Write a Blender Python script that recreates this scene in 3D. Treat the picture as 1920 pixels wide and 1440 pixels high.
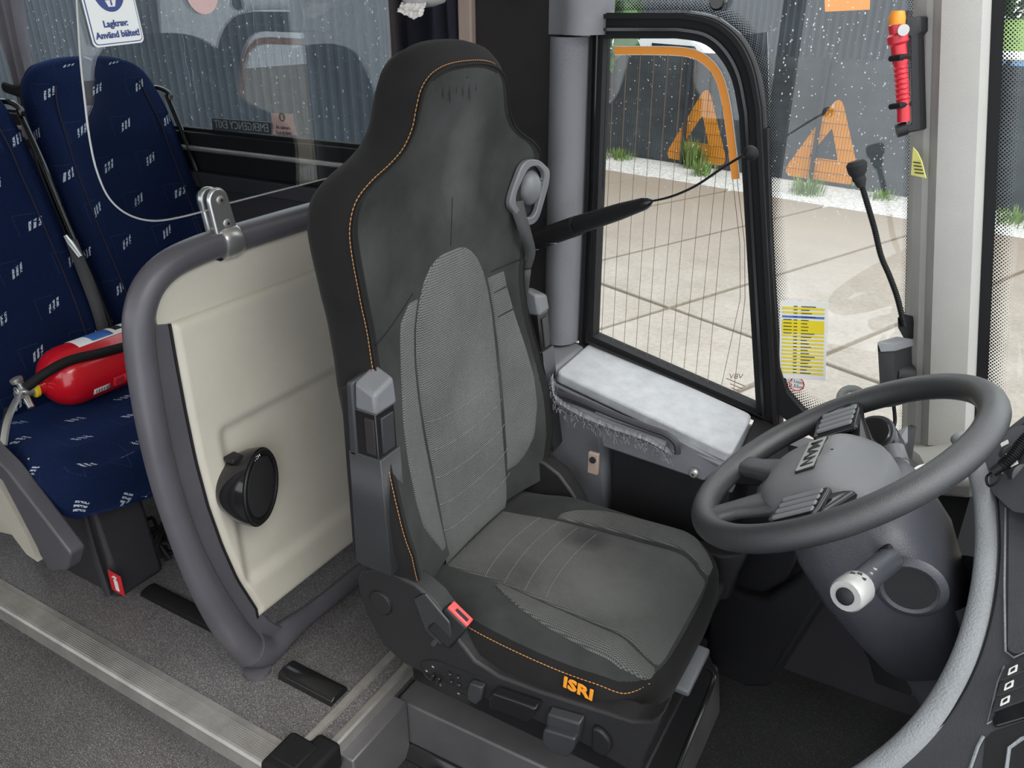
import bpy, bmesh, math, random
from mathutils import Vector, Matrix
from mathutils import noise as mnoise
random.seed(7)
SC = bpy.context.scene
COL = SC.collection
for o in list(bpy.data.objects): bpy.data.objects.remove(o)
# ------------------------------------------------------------------ camera
FPX, CX, CY = 1490.0, 960.0, 720.0
PITCH, YAW, CAMZ = math.radians(25.3), math.radians(30.3), 1.5
FW = Vector((-math.sin(YAW)*math.cos(PITCH), math.cos(YAW)*math.cos(PITCH), -math.sin(PITCH)))
RT = Vector((math.cos(YAW), math.sin(YAW), 0))
UP = RT.cross(FW)
CAM = Vector((0, 0, CAMZ))
cd = bpy.data.cameras.new('camera'); cam = bpy.data.objects.new('camera', cd); COL.objects.link(cam)
cd.sensor_fit = 'HORIZONTAL'; cd.sensor_width = 36.0; cd.lens = 36.0*FPX/1920.0
cd.clip_start = 0.02; cd.clip_end = 300
m = Matrix((RT, UP, -FW)).transposed().to_4x4(); m.translation = CAM
cam.matrix_world = m
SC.camera = cam
# ------------------------------------------------------------------ world, sun, exposure
w = bpy.data.worlds.new('overcast_sky'); SC.world = w; w.use_nodes = True
nt = w.node_tree; nt.nodes.clear()
bg = nt.nodes.new('ShaderNodeBackground'); wo = nt.nodes.new('ShaderNodeOutputWorld')
tc = nt.nodes.new('ShaderNodeTexCoord'); sx = nt.nodes.new('ShaderNodeSeparateXYZ')
cr = nt.nodes.new('ShaderNodeValToRGB')
cr.color_ramp.elements[0].position = 0.0; cr.color_ramp.elements[0].color = (0.86, 0.90, 0.95, 1)
cr.color_ramp.elements[1].position = 0.7; cr.color_ramp.elements[1].color = (0.98, 0.99, 1.0, 1)
nt.links.new(tc.outputs['Generated'], sx.inputs[0]); nt.links.new(sx.outputs['Z'], cr.inputs[0])
nt.links.new(cr.outputs[0], bg.inputs[0]); bg.inputs[1].default_value = 1.5
nt.links.new(bg.outputs[0], wo.inputs[0])
sd = bpy.data.lights.new('sun_behind_cloud', 'SUN'); sd.energy = 1.6; sd.angle = math.radians(40); sd.color = (1, .97, .92)
so = bpy.data.objects.new('sun_behind_cloud', sd); COL.objects.link(so)
so.rotation_euler = Vector((-.62, .30, -.75)).to_track_quat('-Z', 'Y').to_euler()
vs = SC.view_settings
vs.view_transform = 'Standard'; vs.look = 'None'; vs.gamma = 1.0; vs.use_curve_mapping = False
vs.exposure = 0.72
# ------------------------------------------------------------------ measuring helper: the point of a plane X/Y/Z = val seen at a photo position
def P(px, py, ax, val):
    d = FW*FPX + RT*(px-CX) - UP*(py-CY)
    i = 'XYZ'.index(ax)
    return CAM + d*((val-CAM[i])/d[i])
# ------------------------------------------------------------------ materials
MATS = {}
def mth(nt, op, a, b=None, c=None):
    n = nt.nodes.new('ShaderNodeMath'); n.operation = op
    for k, x in enumerate((a, b, c)):
        if x is None: continue
        if hasattr(x, 'links'): nt.links.new(x, n.inputs[k])
        else: n.inputs[k].default_value = x
    return n.outputs[0]
def mixc(nt, f, a, b, typ='MIX'):
    n = nt.nodes.new('ShaderNodeMix'); n.data_type = 'RGBA'; n.blend_type = typ
    for s, x in ((n.inputs[0], f), (n.inputs[6], a), (n.inputs[7], b)):
        if hasattr(x, 'links'): nt.links.new(x, s)
        elif isinstance(x, (int, float)): s.default_value = x
        else: s.default_value = (*x[:3], 1)
    return n.outputs[2]
def newmat(name):
    m = bpy.data.materials.new(name); m.use_nodes = True; nt = m.node_tree
    b = nt.nodes['Principled BSDF']
    MATS[name] = m
    return m, nt, b
def ntex(nt, scale, detail=4, rough=.6, coord='Object', vec=None):
    n = nt.nodes.new('ShaderNodeTexNoise'); n.inputs['Scale'].default_value = scale
    n.inputs['Detail'].default_value = detail; n.inputs['Roughness'].default_value = rough
    if vec is None:
        t = nt.nodes.new('ShaderNodeTexCoord'); mp = nt.nodes.new('ShaderNodeMapping'); nt.links.new(t.outputs[coord], mp.inputs[0]); vec = mp.outputs[0]
        mp.inputs['Location'].default_value = (.137, .071, .0513); mp.inputs['Rotation'].default_value = (.41, .33, .27)
    nt.links.new(vec, n.inputs['Vector'])
    return n
def ramp(nt, f, p0, c0, p1, c1):
    n = nt.nodes.new('ShaderNodeValToRGB'); e = n.color_ramp.elements
    e[0].position = p0; e[0].color = (*c0, 1) if len(c0) == 3 else c0
    e[1].position = p1; e[1].color = (*c1, 1) if len(c1) == 3 else c1
    nt.links.new(f, n.inputs[0]); return n.outputs[0]
def bump(nt, b, h, dist, strength=1.0):
    n = nt.nodes.new('ShaderNodeBump'); n.inputs['Strength'].default_value = strength
    n.inputs['Distance'].default_value = dist
    nt.links.new(h, n.inputs['Height']); nt.links.new(n.outputs[0], b.inputs['Normal'])
def plain(name, col, rough=.5, metal=0, grain=0, gscale=300, var=.12, vscale=6, spec=None, coat=0):
    """colour with soft blotches of wear and a fine moulded grain"""
    m, nt, b = newmat(name)
    b.inputs['Roughness'].default_value = rough; b.inputs['Metallic'].default_value = metal
    if spec is not None: b.inputs['Specular IOR Level'].default_value = spec
    if coat: b.inputs['Coat Weight'].default_value = coat
    n = ntex(nt, vscale, 5)
    lo = [c*(1-var) for c in col]; hi = [min(1, c*(1+var)) for c in col]
    nt.links.new(ramp(nt, n.outputs[0], .3, lo, .7, hi), b.inputs['Base Color'])
    if grain:
        g = ntex(nt, gscale, 2)
        bump(nt, b, g.outputs[0], grain)
    return m
def weave(name, base, light, k, rough=.95, coord='Object', axes=('Y', 'Z'), stain=.25, k2=None):
    """coarse woven seat cloth: rows of light flecks on a darker ground, worn in soft patches"""
    m, nt, b = newmat(name)
    t = nt.nodes.new('ShaderNodeTexCoord'); s = nt.nodes.new('ShaderNodeSeparateXYZ'); nt.links.new(t.outputs[coord], s.inputs[0])
    a = mth(nt, 'SINE', mth(nt, 'MULTIPLY', s.outputs[axes[0]], k)); c = mth(nt, 'SINE', mth(nt, 'MULTIPLY', s.outputs[axes[1]], k2 or k))
    pr = mth(nt, 'ADD', mth(nt, 'MULTIPLY', a, c), mth(nt, 'MULTIPLY', c, .55))
    f = mth(nt, 'MULTIPLY_ADD', pr, .42, .42)
    f.node.use_clamp = True
    col = mixc(nt, f, base, light)
    n = ntex(nt, 4.5, 5); n2 = ntex(nt, 900, 1)
    w = ramp(nt, n.outputs[0], .3, (1-stain,)*3, .72, (1+stain*.6,)*3)
    col = mixc(nt, 1.0, col, w, 'MULTIPLY')
    nt.links.new(col, b.inputs['Base Color']); b.inputs['Roughness'].default_value = rough
    b.inputs['Specular IOR Level'].default_value = .2
    b.inputs['Sheen Weight'].default_value = .05
    bump(nt, b, f, .0012, .7)
    return m
def suede(name, col, rough=.9, stain=.3):
    m, nt, b = newmat(name)
    n = ntex(nt, 5, 6); n2 = ntex(nt, 600, 2)
    nt.links.new(ramp(nt, n.outputs[0], .3, [c*(1-stain) for c in col], .75, [c*(1+stain*1.6) for c in col]), b.inputs['Base Color'])
    b.inputs['Roughness'].default_value = rough; b.inputs['Specular IOR Level'].default_value = .22
    b.inputs['Sheen Weight'].default_value = .04
    bump(nt, b, n2.outputs[0], .0006, .6)
    return m
def glassmat(name, tint, rough=.0, ior=1.5, fmul=1.0):
    m = bpy.data.materials.new(name); m.use_nodes = True; nt = m.node_tree; nt.nodes.clear(); MATS[name] = m
    o = nt.nodes.new('ShaderNodeOutputMaterial'); t = nt.nodes.new('ShaderNodeBsdfTransparent'); g = nt.nodes.new('ShaderNodeBsdfGlossy')
    t.inputs[0].default_value = (*tint, 1); g.inputs['Roughness'].default_value = rough
    fr = nt.nodes.new('ShaderNodeFresnel'); fr.inputs[0].default_value = ior
    ge = nt.nodes.new('ShaderNodeNewGeometry'); nt.links.new(mth(nt, 'MULTIPLY_ADD', ge.outputs['Backfacing'], 1/ior-ior, ior), fr.inputs[0])
    mx = nt.nodes.new('ShaderNodeMixShader')
    nt.links.new(mth(nt, 'MULTIPLY', fr.outputs[0], fmul), mx.inputs[0]); nt.links.new(t.outputs[0], mx.inputs[1]); nt.links.new(g.outputs[0], mx.inputs[2])
    nt.links.new(mx.outputs[0], o.inputs[0]); return m
def dotmat(name, pitch, col=(.012, .012, .014)):
    """printed dots that shrink across the band (UV: u along, v across in metres; stored v0..1 in second axis)"""
    m = bpy.data.materials.new(name); m.use_nodes = True; nt = m.node_tree; nt.nodes.clear(); MATS[name] = m
    o = nt.nodes.new('ShaderNodeOutputMaterial'); t = nt.nodes.new('ShaderNodeBsdfTransparent'); d = nt.nodes.new('ShaderNodeBsdfDiffuse')
    d.inputs[0].default_value = (*col, 1)
    uv = nt.nodes.new('ShaderNodeTexCoord'); s = nt.nodes.new('ShaderNodeSeparateXYZ'); nt.links.new(uv.outputs['UV'], s.inputs[0])
    u, v = s.outputs['X'], s.outputs['Y']
    k = math.pi/pitch
    vv = mth(nt, 'MULTIPLY', v, .034)
    a = mth(nt, 'SINE', mth(nt, 'MULTIPLY', mth(nt, 'ADD', u, vv), k*.7071)); c = mth(nt, 'SINE', mth(nt, 'MULTIPLY', mth(nt, 'SUBTRACT', u, vv), k*.7071))
    pr = mth(nt, 'ABSOLUTE', mth(nt, 'MULTIPLY', a, c))
    thr = mth(nt, 'MULTIPLY_ADD', v, .66, .30)
    f = mth(nt, 'GREATER_THAN', pr, thr)
    mx = nt.nodes.new('ShaderNodeMixShader'); nt.links.new(f, mx.inputs[0]); nt.links.new(t.outputs[0], mx.inputs[1]); nt.links.new(d.outputs[0], mx.inputs[2])
    nt.links.new(mx.outputs[0], o.inputs[0]); return m
def speckle(name, base, hi, scale, rough=.6, amt=.56):
    m, nt, b = newmat(name)
    n = ntex(nt, scale, 2, .7); n2 = ntex(nt, 2.2, 4)
    f = ramp(nt, n.outputs[0], amt-.03, (0, 0, 0), amt+.12, (1, 1, 1))
    col = mixc(nt, f, base, hi)
    col = mixc(nt, 1.0, col, ramp(nt, n2.outputs[0], .3, (.8,)*3, .7, (1.15,)*3), 'MULTIPLY')
    nt.links.new(col, b.inputs['Base Color']); b.inputs['Roughness'].default_value = rough
    bump(nt, b, n.outputs[0], .0008, .5)
    return m
def bluecloth():
    """navy moquette: small slanted triple bars in offset cells, dotted corner lines (UV in metres)"""
    m, nt, b = newmat('blue_moquette')
    uv = nt.nodes.new('ShaderNodeTexCoord'); s = nt.nodes.new('ShaderNodeSeparateXYZ'); nt.links.new(uv.outputs['UV'], s.inputs[0])
    u, v = s.outputs['X'], s.outputs['Y']
    CW, CH = .150, .112
    row = mth(nt, 'FLOOR', mth(nt, 'DIVIDE', v, CH))
    uo = mth(nt, 'ADD', mth(nt, 'DIVIDE', u, CW), mth(nt, 'MULTIPLY', row, .37))
    cu = mth(nt, 'MULTIPLY', mth(nt, 'SUBTRACT', mth(nt, 'FRACT', uo), .5), CW)
    cv = mth(nt, 'MULTIPLY', mth(nt, 'SUBTRACT', mth(nt, 'FRACT', mth(nt, 'DIVIDE', v, CH)), .5), CH)
    su = mth(nt, 'ADD', cu, mth(nt, 'MULTIPLY', cv, -.35))
    bars = mth(nt, 'GREATER_THAN', mth(nt, 'SINE', mth(nt, 'MULTIPLY', su, 2*math.pi/.0115)), -.15)
    inb = mth(nt, 'MULTIPLY', mth(nt, 'LESS_THAN', mth(nt, 'ABSOLUTE', su), .0170), mth(nt, 'LESS_THAN', mth(nt, 'ABSOLUTE', mth(nt, 'ADD', cv, mth(nt, 'MULTIPLY', su, -.5))), .0125))
    f1 = mth(nt, 'MULTIPLY', bars, inb)
    nz = ntex(nt, 220, 1, .5, 'UV'); f1 = mth(nt, 'MULTIPLY', f1, mth(nt, 'GREATER_THAN', nz.outputs[0], .42))
    # dotted L lines
    lv = mth(nt, 'MULTIPLY', mth(nt, 'LESS_THAN', mth(nt, 'ABSOLUTE', mth(nt, 'ADD', cv, -.028)), .0010), mth(nt, 'MULTIPLY', mth(nt, 'GREATER_THAN', cu, -.045), mth(nt, 'LESS_THAN', cu, .012)))
    lh = mth(nt, 'MULTIPLY', mth(nt, 'LESS_THAN', mth(nt, 'ABSOLUTE', mth(nt, 'ADD', cu, .045)), .0010), mth(nt, 'MULTIPLY', mth(nt, 'GREATER_THAN', cv, -.03), mth(nt, 'LESS_THAN', cv, .028)))
    dots = mth(nt, 'GREATER_THAN', mth(nt, 'SINE', mth(nt, 'MULTIPLY', mth(nt, 'ADD', u, v), 2*math.pi/.007)), -.1)
    f2 = mth(nt, 'MULTIPLY', mth(nt, 'MAXIMUM', lv, lh), dots)
    n2 = ntex(nt, 500, 2)
    base = mixc(nt, ramp(nt, n2.outputs[0], .35, (0,)*3, .65, (1,)*3), (.0025, .006, .026), (.006, .016, .060))
    c = mixc(nt, mth(nt, 'MULTIPLY', f2, .16), base, (.16, .24, .42)); c = mixc(nt, mth(nt, 'MULTIPLY', f1, .9), c, (.55, .60, .68))
    nt.links.new(c, b.inputs['Base Color']); b.inputs['Roughness'].default_value = .9; b.inputs['Specular IOR Level'].default_value = .15
    b.inputs['Sheen Weight'].default_value = .18; b.inputs['Sheen Tint'].default_value = (.08, .22, .8, 1)
    return m
plain('black_plastic', (.011, .011, .0125), .5, spec=.35, grain=.0006, gscale=500)
plain('gloss_black', (.012, .012, .013), .16)
plain('rubber_black', (.009, .009, .010), .7, spec=.25)
plain('seat_plastic', (.0145, .0142, .0155), .46, grain=.0008, gscale=700)
plain('arm_plastic', (.030, .031, .034), .42, grain=.0005, gscale=600)
plain('arm_cap', (.135, .14, .15), .38, grain=.0004, gscale=600)
plain('dark_trim', (.030, .029, .034), .55, grain=.0005, gscale=300)
plain('board_brown', (.022, .0185, .0185), .75, var=.2, spec=.3)
plain('tube_grey', (.085, .081, .093), .38, grain=.0003, gscale=400)
plain('cream_panel', (.52, .485, .415), .55, grain=.0003, gscale=500, var=.05)
plain('pillar_grey', (.345, .335, .315), .6, var=.05, grain=.0004, gscale=500)
plain('bpillar_grey', (.19, .19, .205), .6, var=.12)
plain('console_grey', (.16, .165, .18), .42, var=.1, grain=.0006, gscale=400)
plain('lid_grey', (.37, .38, .40), .42, var=.12, vscale=28, grain=.0008, gscale=500)
plain('wheel_leather', (.034, .0345, .037), .30, spec=.65, grain=.0007, gscale=800, var=.06)
plain('column_plastic', (.044, .046, .056), .38, grain=.0006, gscale=500)
plain('hub_plastic', (.145, .148, .155), .38, grain=.0007, gscale=900, var=.06)
plain('dash_dark', (.055, .057, .065), .5, grain=.0008, gscale=600)
plain('dash_light', (.21, .222, .235), .5, grain=.0018, gscale=300)
plain('silver_plastic', (.40, .40, .39), .35, .2)
plain('alu', (.60, .58, .55), .42, .85, var=.15, vscale=14)
plain('chrome', (.62, .62, .61), .30, .85, var=.05)
plain('steel_box', (.13, .125, .13), .42, .3, var=.18, vscale=5)
plain('red_paint', (.60, .008, .018), .22, coat=.4, var=.04)
plain('red_plastic', (.55, .02, .035), .35)
plain('buckle_red', (.72, .09, .09), .4)
plain('orange', (.75, .26, .02), .5, var=.04)
plain('orange_thread', (.40, .19, .06), .8)
plain('grey_thread', (.21, .215, .215), .85)
plain('orange_print', (.80, .30, .02), .55, var=.05)
plain('white_print', (.82, .82, .80), .5, var=.03)
plain('navy_print', (.035, .06, .22), .5, var=.05)
plain('black_print', (.015, .015, .016), .6)
plain('yellow_print', (.82, .66, .02), .6, var=.04)
plain('pale_yellow', (.78, .74, .22), .65, var=.05)
plain('blue_print', (.05, .16, .50), .5)
plain('red_print', (.65, .02, .03), .5)
plain('pink_print', (.62, .42, .40), .6)
plain('grey_print', (.35, .37, .36), .6)
plain('wire_bronze', (.22, .15, .09), .5, .3)
plain('beige_strip', (.36, .27, .22), .6)
plain('curtain_navy', (.018, .016, .030), .95, var=.3)
plain('curtain_grey', (.20, .19, .215), .9, var=.15)
plain('yellow_ring', (.80, .55, .02), .4)
plain('paper_white', (.80, .76, .72), .85)
plain('lens_grey', (.45, .44, .43), .3)
plain('black_cloth', (.012, .012, .013), .9)
plain('belt_grey', (.05, .05, .052), .7, grain=.0004, gscale=900)
plain('car_white', (.75, .76, .77), .25, coat=.3, var=.03)
plain('tyre', (.02, .02, .02), .8)
plain('car_glass', (.03, .035, .04), .08)
plain('dark_wall', (.045, .054, .066), .7, var=.2, vscale=1.2)
plain('fence_post', (.03, .033, .04), .5)
plain('fence_cloth', (.065, .075, .085), .8, var=.35, vscale=1.6)
plain('gravel', (.42, .41, .39), .95, var=.4, vscale=22)
plain('grass', (.13, .21, .05), .8, var=.4)
plain('leaf', (.05, .11, .03), .7, var=.5, vscale=2)
plain('bark', (.07, .05, .035), .9)
plain('tarp_blue', (.15, .35, .60), .5)
plain('dirt', (.20, .155, .10), .95, var=.3, vscale=4)
weave('weave_back', (.030, .031, .032), (.20, .205, .20), 1250, axes=('Y', 'Z'))
weave('weave_seat', (.024, .0245, .025), (.155, .158, .152), 1250, axes=('X', 'Y'))
suede('suede_black', (.0095, .009, .009), stain=.25)
suede('suede_green', (.026, .028, .027), stain=.45)
speckle('floor_vinyl', (.072, .068, .068), (.36, .345, .345), 420, .36, .53)
speckle('carpet_cab', (.011, .011, .012), (.085, .08, .08), 330, .9, .60)
def blot(name, items):
    """worn-in marks of the cloth: (axes, centre, radii, strength) soft ellipses, strength < 0 dark, > 0 pale dust"""
    m = MATS[name]; nt = m.node_tree; b = nt.nodes['Principled BSDF']; src = b.inputs['Base Color'].links[0].from_socket
    t = nt.nodes.new('ShaderNodeTexCoord'); s = nt.nodes.new('ShaderNodeSeparateXYZ'); nt.links.new(t.outputs['Object'], s.inputs[0])
    nz = ntex(nt, 26, 4)
    for ax, c, r, st in items:
        d = None
        for a, cc, rr in zip(ax, c, r):
            q = mth(nt, 'POWER', mth(nt, 'ABSOLUTE', mth(nt, 'DIVIDE', mth(nt, 'SUBTRACT', s.outputs[a], cc), rr)), 2.0)
            d = q if d is None else mth(nt, 'ADD', d, q)
        f = mth(nt, 'SUBTRACT', 1.0, mth(nt, 'ADD', d, mth(nt, 'MULTIPLY_ADD', nz.outputs[0], .8, -.4))); f.node.use_clamp = True
        f = mth(nt, 'MULTIPLY', f, abs(st))
        src = mixc(nt, f, src, (.006, .006, .008) if st < 0 else (.20, .20, .195))
    nt.links.new(src, b.inputs['Base Color'])
blot('weave_seat', [('XY', (-.625, 1.405), (.075, .055), -.55), ('XY', (-.50, 1.26), (.11, .10), .22), ('XY', (-.70, 1.2), (.08, .08), -.3)])
blot('weave_back', [('YZ', (1.34, .72), (.10, .13), .20)])
blot('suede_green', [('YZ', (1.335, 1.22), (.075, .13), .16), ('YZ', (1.02, 1.10), (.08, .10), .08)])
glassmat('pane_glass', (.93, .95, .95), 0, 1.5)
glassmat('tinted_glass', (.86, .90, .92), 0, 1.5)
glassmat('shield_glass', (.88, .90, .90), 0, 1.5, 1.5)
dotmat('frit_dots', .0052)
bluecloth()
m, nt, b = newmat('concrete_slab')
n = ntex(nt, 1.4, 8, .7); n2 = ntex(nt, 26, 4)
c = ramp(nt, n.outputs[0], .32, (.22, .19, .155), .68, (.33, .30, .265))
c = mixc(nt, .35, c, ramp(nt, n2.outputs[0], .3, (.19, .17, .145), .7, (.40, .365, .33)))
ge = nt.nodes.new('ShaderNodeNewGeometry'); sp_ = nt.nodes.new('ShaderNodeSeparateXYZ'); nt.links.new(ge.outputs['Position'], sp_.inputs[0])
fy = mth(nt, 'MULTIPLY_ADD', sp_.outputs['Y'], .22, -1.75); fy.node.use_clamp = True
c = mixc(nt, mth(nt, 'MULTIPLY', fy, mth(nt, 'MULTIPLY_ADD', n.outputs[0], .9, .3)), c, (.20, .155, .115))
nt.links.new(c, b.inputs['Base Color']); b.inputs['Roughness'].default_value = .85
bump(nt, b, n2.outputs[0], .004, .5)
m, nt, b = newmat('water_drop')
b.inputs['Transmission Weight'].default_value = .6; b.inputs['Roughness'].default_value = .05; b.inputs['IOR'].default_value = 1.33
b.inputs['Base Color'].default_value = (.95, .97, 1, 1)
m, nt, b = newmat('stained_pillar')   # grey pillar trim with dark spatter low down
n = ntex(nt, 330, 3, .75); t = nt.nodes.new('ShaderNodeTexCoord'); s = nt.nodes.new('ShaderNodeSeparateXYZ'); nt.links.new(t.outputs['Object'], s.inputs[0])
nz2 = ntex(nt, 9, 3)
patch = ramp(nt, nz2.outputs[0], .45, (0,)*3, .62, (1,)*3)
f = mth(nt, 'MULTIPLY', mth(nt, 'GREATER_THAN', n.outputs[0], .60), patch)
c = mixc(nt, mth(nt, 'MULTIPLY', f, .6), (.15, .15, .165), (.05, .05, .055))
nt.links.new(c, b.inputs['Base Color']); b.inputs['Roughness'].default_value = .6
M = MATS
# ------------------------------------------------------------------ mesh building
class MB:
    def __init__(s): s.v = []; s.f = []; s.uv = {}; s.mi = []
    def add(s, vs, fs, mi=0):
        o = len(s.v); s.v += [tuple(v) for v in vs]; s.f += [tuple(i+o for i in f) for f in fs]; s.mi += [mi]*len(fs)
        return s
    def box(s, c, d, rot=None, mi=0):
        c = Vector(c); h = [x/2 for x in d]
        vs = [Vector((x*h[0], y*h[1], z*h[2])) for x in (-1, 1) for y in (-1, 1) for z in (-1, 1)]
        if rot is not None: vs = [rot @ v for v in vs]
        return s.add([c+v for v in vs], [(0, 1, 3, 2), (4, 6, 7, 5), (0, 4, 5, 1), (2, 3, 7, 6), (0, 2, 6, 4), (1, 5, 7, 3)], mi)
    def box2(s, a, b, mi=0):
        return s.box([(x+y)/2 for x, y in zip(a, b)], [abs(x-y) for x, y in zip(a, b)], None, mi)
    def hexa(s, q0, q1, mi=0):
        """solid between two polygons of equal count"""
        n = len(q0); fs = [tuple(range(n))[::-1], tuple(range(n, 2*n))] + [(i, (i+1) % n, n+(i+1) % n, n+i) for i in range(n)]
        return s.add(list(q0)+list(q1), fs, mi)
    def prism(s, poly, off, mi=0):
        off = Vector(off); return s.hexa([Vector(p) for p in poly], [Vector(p)+off for p in poly], mi)
    def tube(s, path, r, n=12, closed=False, cap=True, mi=0, flat=1.0, ref=None):
        path = [Vector(p) for p in path]; k = len(path)
        rs = r if isinstance(r, (list, tuple)) else [r]*k
        vs = []; up = None
        for i, p in enumerate(path):
            a = path[(i-1) % k] if (closed or i > 0) else p; b = path[(i+1) % k] if (closed or i < k-1) else p
            t = (b-a).normalized()
            if up is None:
                up = Vector(ref) if ref else (Vector((0, 0, 1)) if abs(t.z) < .9 else Vector((1, 0, 0)))
            up = (up - t*up.dot(t)).normalized(); sd = t.cross(up)
            for j in range(n):
                an = 2*math.pi*j/n; vs.append(p + (up*math.cos(an)*flat + sd*math.sin(an))*rs[i])
        fs = []
        for i in range(k if closed else k-1):
            i2 = (i+1) % k
            for j in range(n): fs.append((i*n+j, i*n+(j+1) % n, i2*n+(j+1) % n, i2*n+j))
        if cap and not closed: fs += [tuple(range(n))[::-1], tuple(range((k-1)*n, k*n))]
        return s.add(vs, fs, mi)
    def lathe(s, prof, org, axis, n=24, mi=0, squash=None):
        """prof: (radius, distance along axis)"""
        org = Vector(org); ax = Vector(axis).normalized()
        u = ax.cross(Vector((0, 0, 1)) if abs(ax.z) < .9 else Vector((1, 0, 0))).normalized(); v = ax.cross(u)
        vs = []
        for r, d in prof:
            for j in range(n):
                an = 2*math.pi*j/n; vs.append(org+ax*d+(u*math.cos(an)+v*math.sin(an))*max(r, 1e-5))
        fs = [(i*n+j, i*n+(j+1) % n, (i+1)*n+(j+1) % n, (i+1)*n+j) for i in range(len(prof)-1) for j in range(n)]
        fs += [tuple(range(n))[::-1], tuple(range((len(prof)-1)*n, len(prof)*n))]
        return s.add(vs, fs, mi)
    def grid(s, rows, closed=False, uv=None, mi=0):
        nr, nc = len(rows), len(rows[0]); o = len(s.v); vs = [p for r in rows for p in r]
        fs = []
        for i in range(nr-1):
            for j in range(nc if closed else nc-1):
                j2 = (j+1) % nc; fs.append((i*nc+j, i*nc+j2, (i+1)*nc+j2, (i+1)*nc+j))
        if uv:
            for i in range(nr):
                for j in range(nc): s.uv[o+i*nc+j] = uv[i][j]
        return s.add(vs, fs, mi)
    def sphere(s, c, r, n=10, sc=(1, 1, 1), mi=0):
        rows = []
        for i in range(n+1):
            a = math.pi*i/n
            rows.append([Vector(c)+Vector((r*sc[0]*math.sin(a)*math.cos(2*math.pi*j/(2*n)), r*sc[1]*math.sin(a)*math.sin(2*math.pi*j/(2*n)), r*sc[2]*math.cos(a))) for j in range(2*n)])
        return s.grid(rows, True, mi=mi)
    def build(s, name, mat, parent=None, smooth=True, bevel=0, seg=2, sub=0, solid=0, angle=40, merge=True, kind=None, label=None):
        me = bpy.data.meshes.new(name); me.from_pydata([tuple(v) for v in s.v], [], s.f)
        mats = mat if isinstance(mat, (list, tuple)) else [mat]
        for x in mats: me.materials.append(M[x])
        for p, k in zip(me.polygons, s.mi): p.material_index = k
        if s.uv:
            l = me.uv_layers.new(name='UVMap')
            for lp in me.loops: l.data[lp.index].uv = s.uv.get(lp.vertex_index, (0, 0))
        bm = bmesh.new(); bm.from_mesh(me)
        if merge: bmesh.ops.remove_doubles(bm, verts=bm.verts, dist=1e-5)
        bmesh.ops.recalc_face_normals(bm, faces=bm.faces); bm.to_mesh(me); bm.free()
        if smooth:
            me.shade_smooth(); me.set_sharp_from_angle(angle=math.radians(angle))
        o = bpy.data.objects.new(name, me); COL.objects.link(o)
        if solid:
            md = o.modifiers.new('thick', 'SOLIDIFY'); md.thickness = solid; md.offset = 0
        if bevel:
            md = o.modifiers.new('bevel', 'BEVEL'); md.width = bevel; md.segments = seg; md.limit_method = 'ANGLE'; md.angle_limit = math.radians(35)
            md.harden_normals = False
        if sub:
            md = o.modifiers.new('sub', 'SUBSURF'); md.levels = sub; md.render_levels = sub
        if parent is not None: attach(o, parent)
        if kind: o['kind'] = kind
        if label: o['label'] = label
        return o
ORG = {}
def attach(o, parent):
    o.parent = parent
    o.matrix_parent_inverse = Matrix.Translation(-Vector(ORG.get(parent.name, (0, 0, 0))))
def tag(o, label, cat, group=None):
    o['label'] = label; o['category'] = cat
    if group: o['group'] = group
    return o
def thing(name, label, cat, loc=(0, 0, 0), group=None):
    o = bpy.data.objects.new(name, None); COL.objects.link(o); o.location = loc; ORG[o.name] = tuple(loc)
    o.empty_display_size = .05
    return tag(o, label, cat, group)
def struct(o): o['kind'] = 'structure'; return o
def sroot(name, loc=(0, 0, 0)):
    o = bpy.data.objects.new(name, None); COL.objects.link(o); o.location = loc; ORG[o.name] = tuple(loc); o['kind'] = 'structure'; return o
def cr_spline(pts, n=6, closed=False):
    pts = [Vector(p) for p in pts]; k = len(pts); out = []
    for i in range(k if closed else k-1):
        p0 = pts[(i-1) % k] if (closed or i > 0) else pts[0]; p1 = pts[i]; p2 = pts[(i+1) % k]; p3 = pts[(i+2) % k] if (closed or i+2 < k) else pts[-1]
        for j in range(n):
            t = j/n
            out.append(.5*((2*p1)+(p2-p0)*t+(2*p0-5*p1+4*p2-p3)*t*t+(3*p1-p0-3*p2+p3)*t**3))
    if not closed: out.append(pts[-1])
    return out
def interp(x, xs, ys):
    if x <= xs[0]: return ys[0]
    for i in range(1, len(xs)):
        if x <= xs[i]:
            t = (x-xs[i-1])/(xs[i]-xs[i-1]); return ys[i-1]+(ys[i]-ys[i-1])*t
    return ys[-1]
def smooth(a, b, x):
    t = max(0, min(1, (x-a)/(b-a))); return t*t*(3-2*t)
def rpoly(pts, r, n=5):
    """round the corners of a closed polygon (any plane); r number or list"""
    pts = [Vector(p) for p in pts]; out = []; k = len(pts)
    for i in range(k):
        p = pts[i]; a = pts[i-1]; b = pts[(i+1) % k]; rr = r[i] if isinstance(r, (list, tuple)) else r
        if rr <= 0: out.append(p); continue
        da = (a-p); db = (b-p); d = min(rr, da.length*.48, db.length*.48)
        p0 = p+da.normalized()*d; p1 = p+db.normalized()*d
        for j in range(n+1):
            t = j/n; out.append(p0*(1-t)**2+p*2*t*(1-t)+p1*t*t)
    return out
def resample(path, step):
    path = [Vector(p) for p in path]; out = [path[0]]; acc = 0
    for a, b in zip(path, path[1:]):
        L = (b-a).length
        if L < 1e-9: continue
        d = step-acc
        while d <= L: out.append(a+(b-a)*(d/L)); d += step
        acc = (acc+L) % step
    return out
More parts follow.
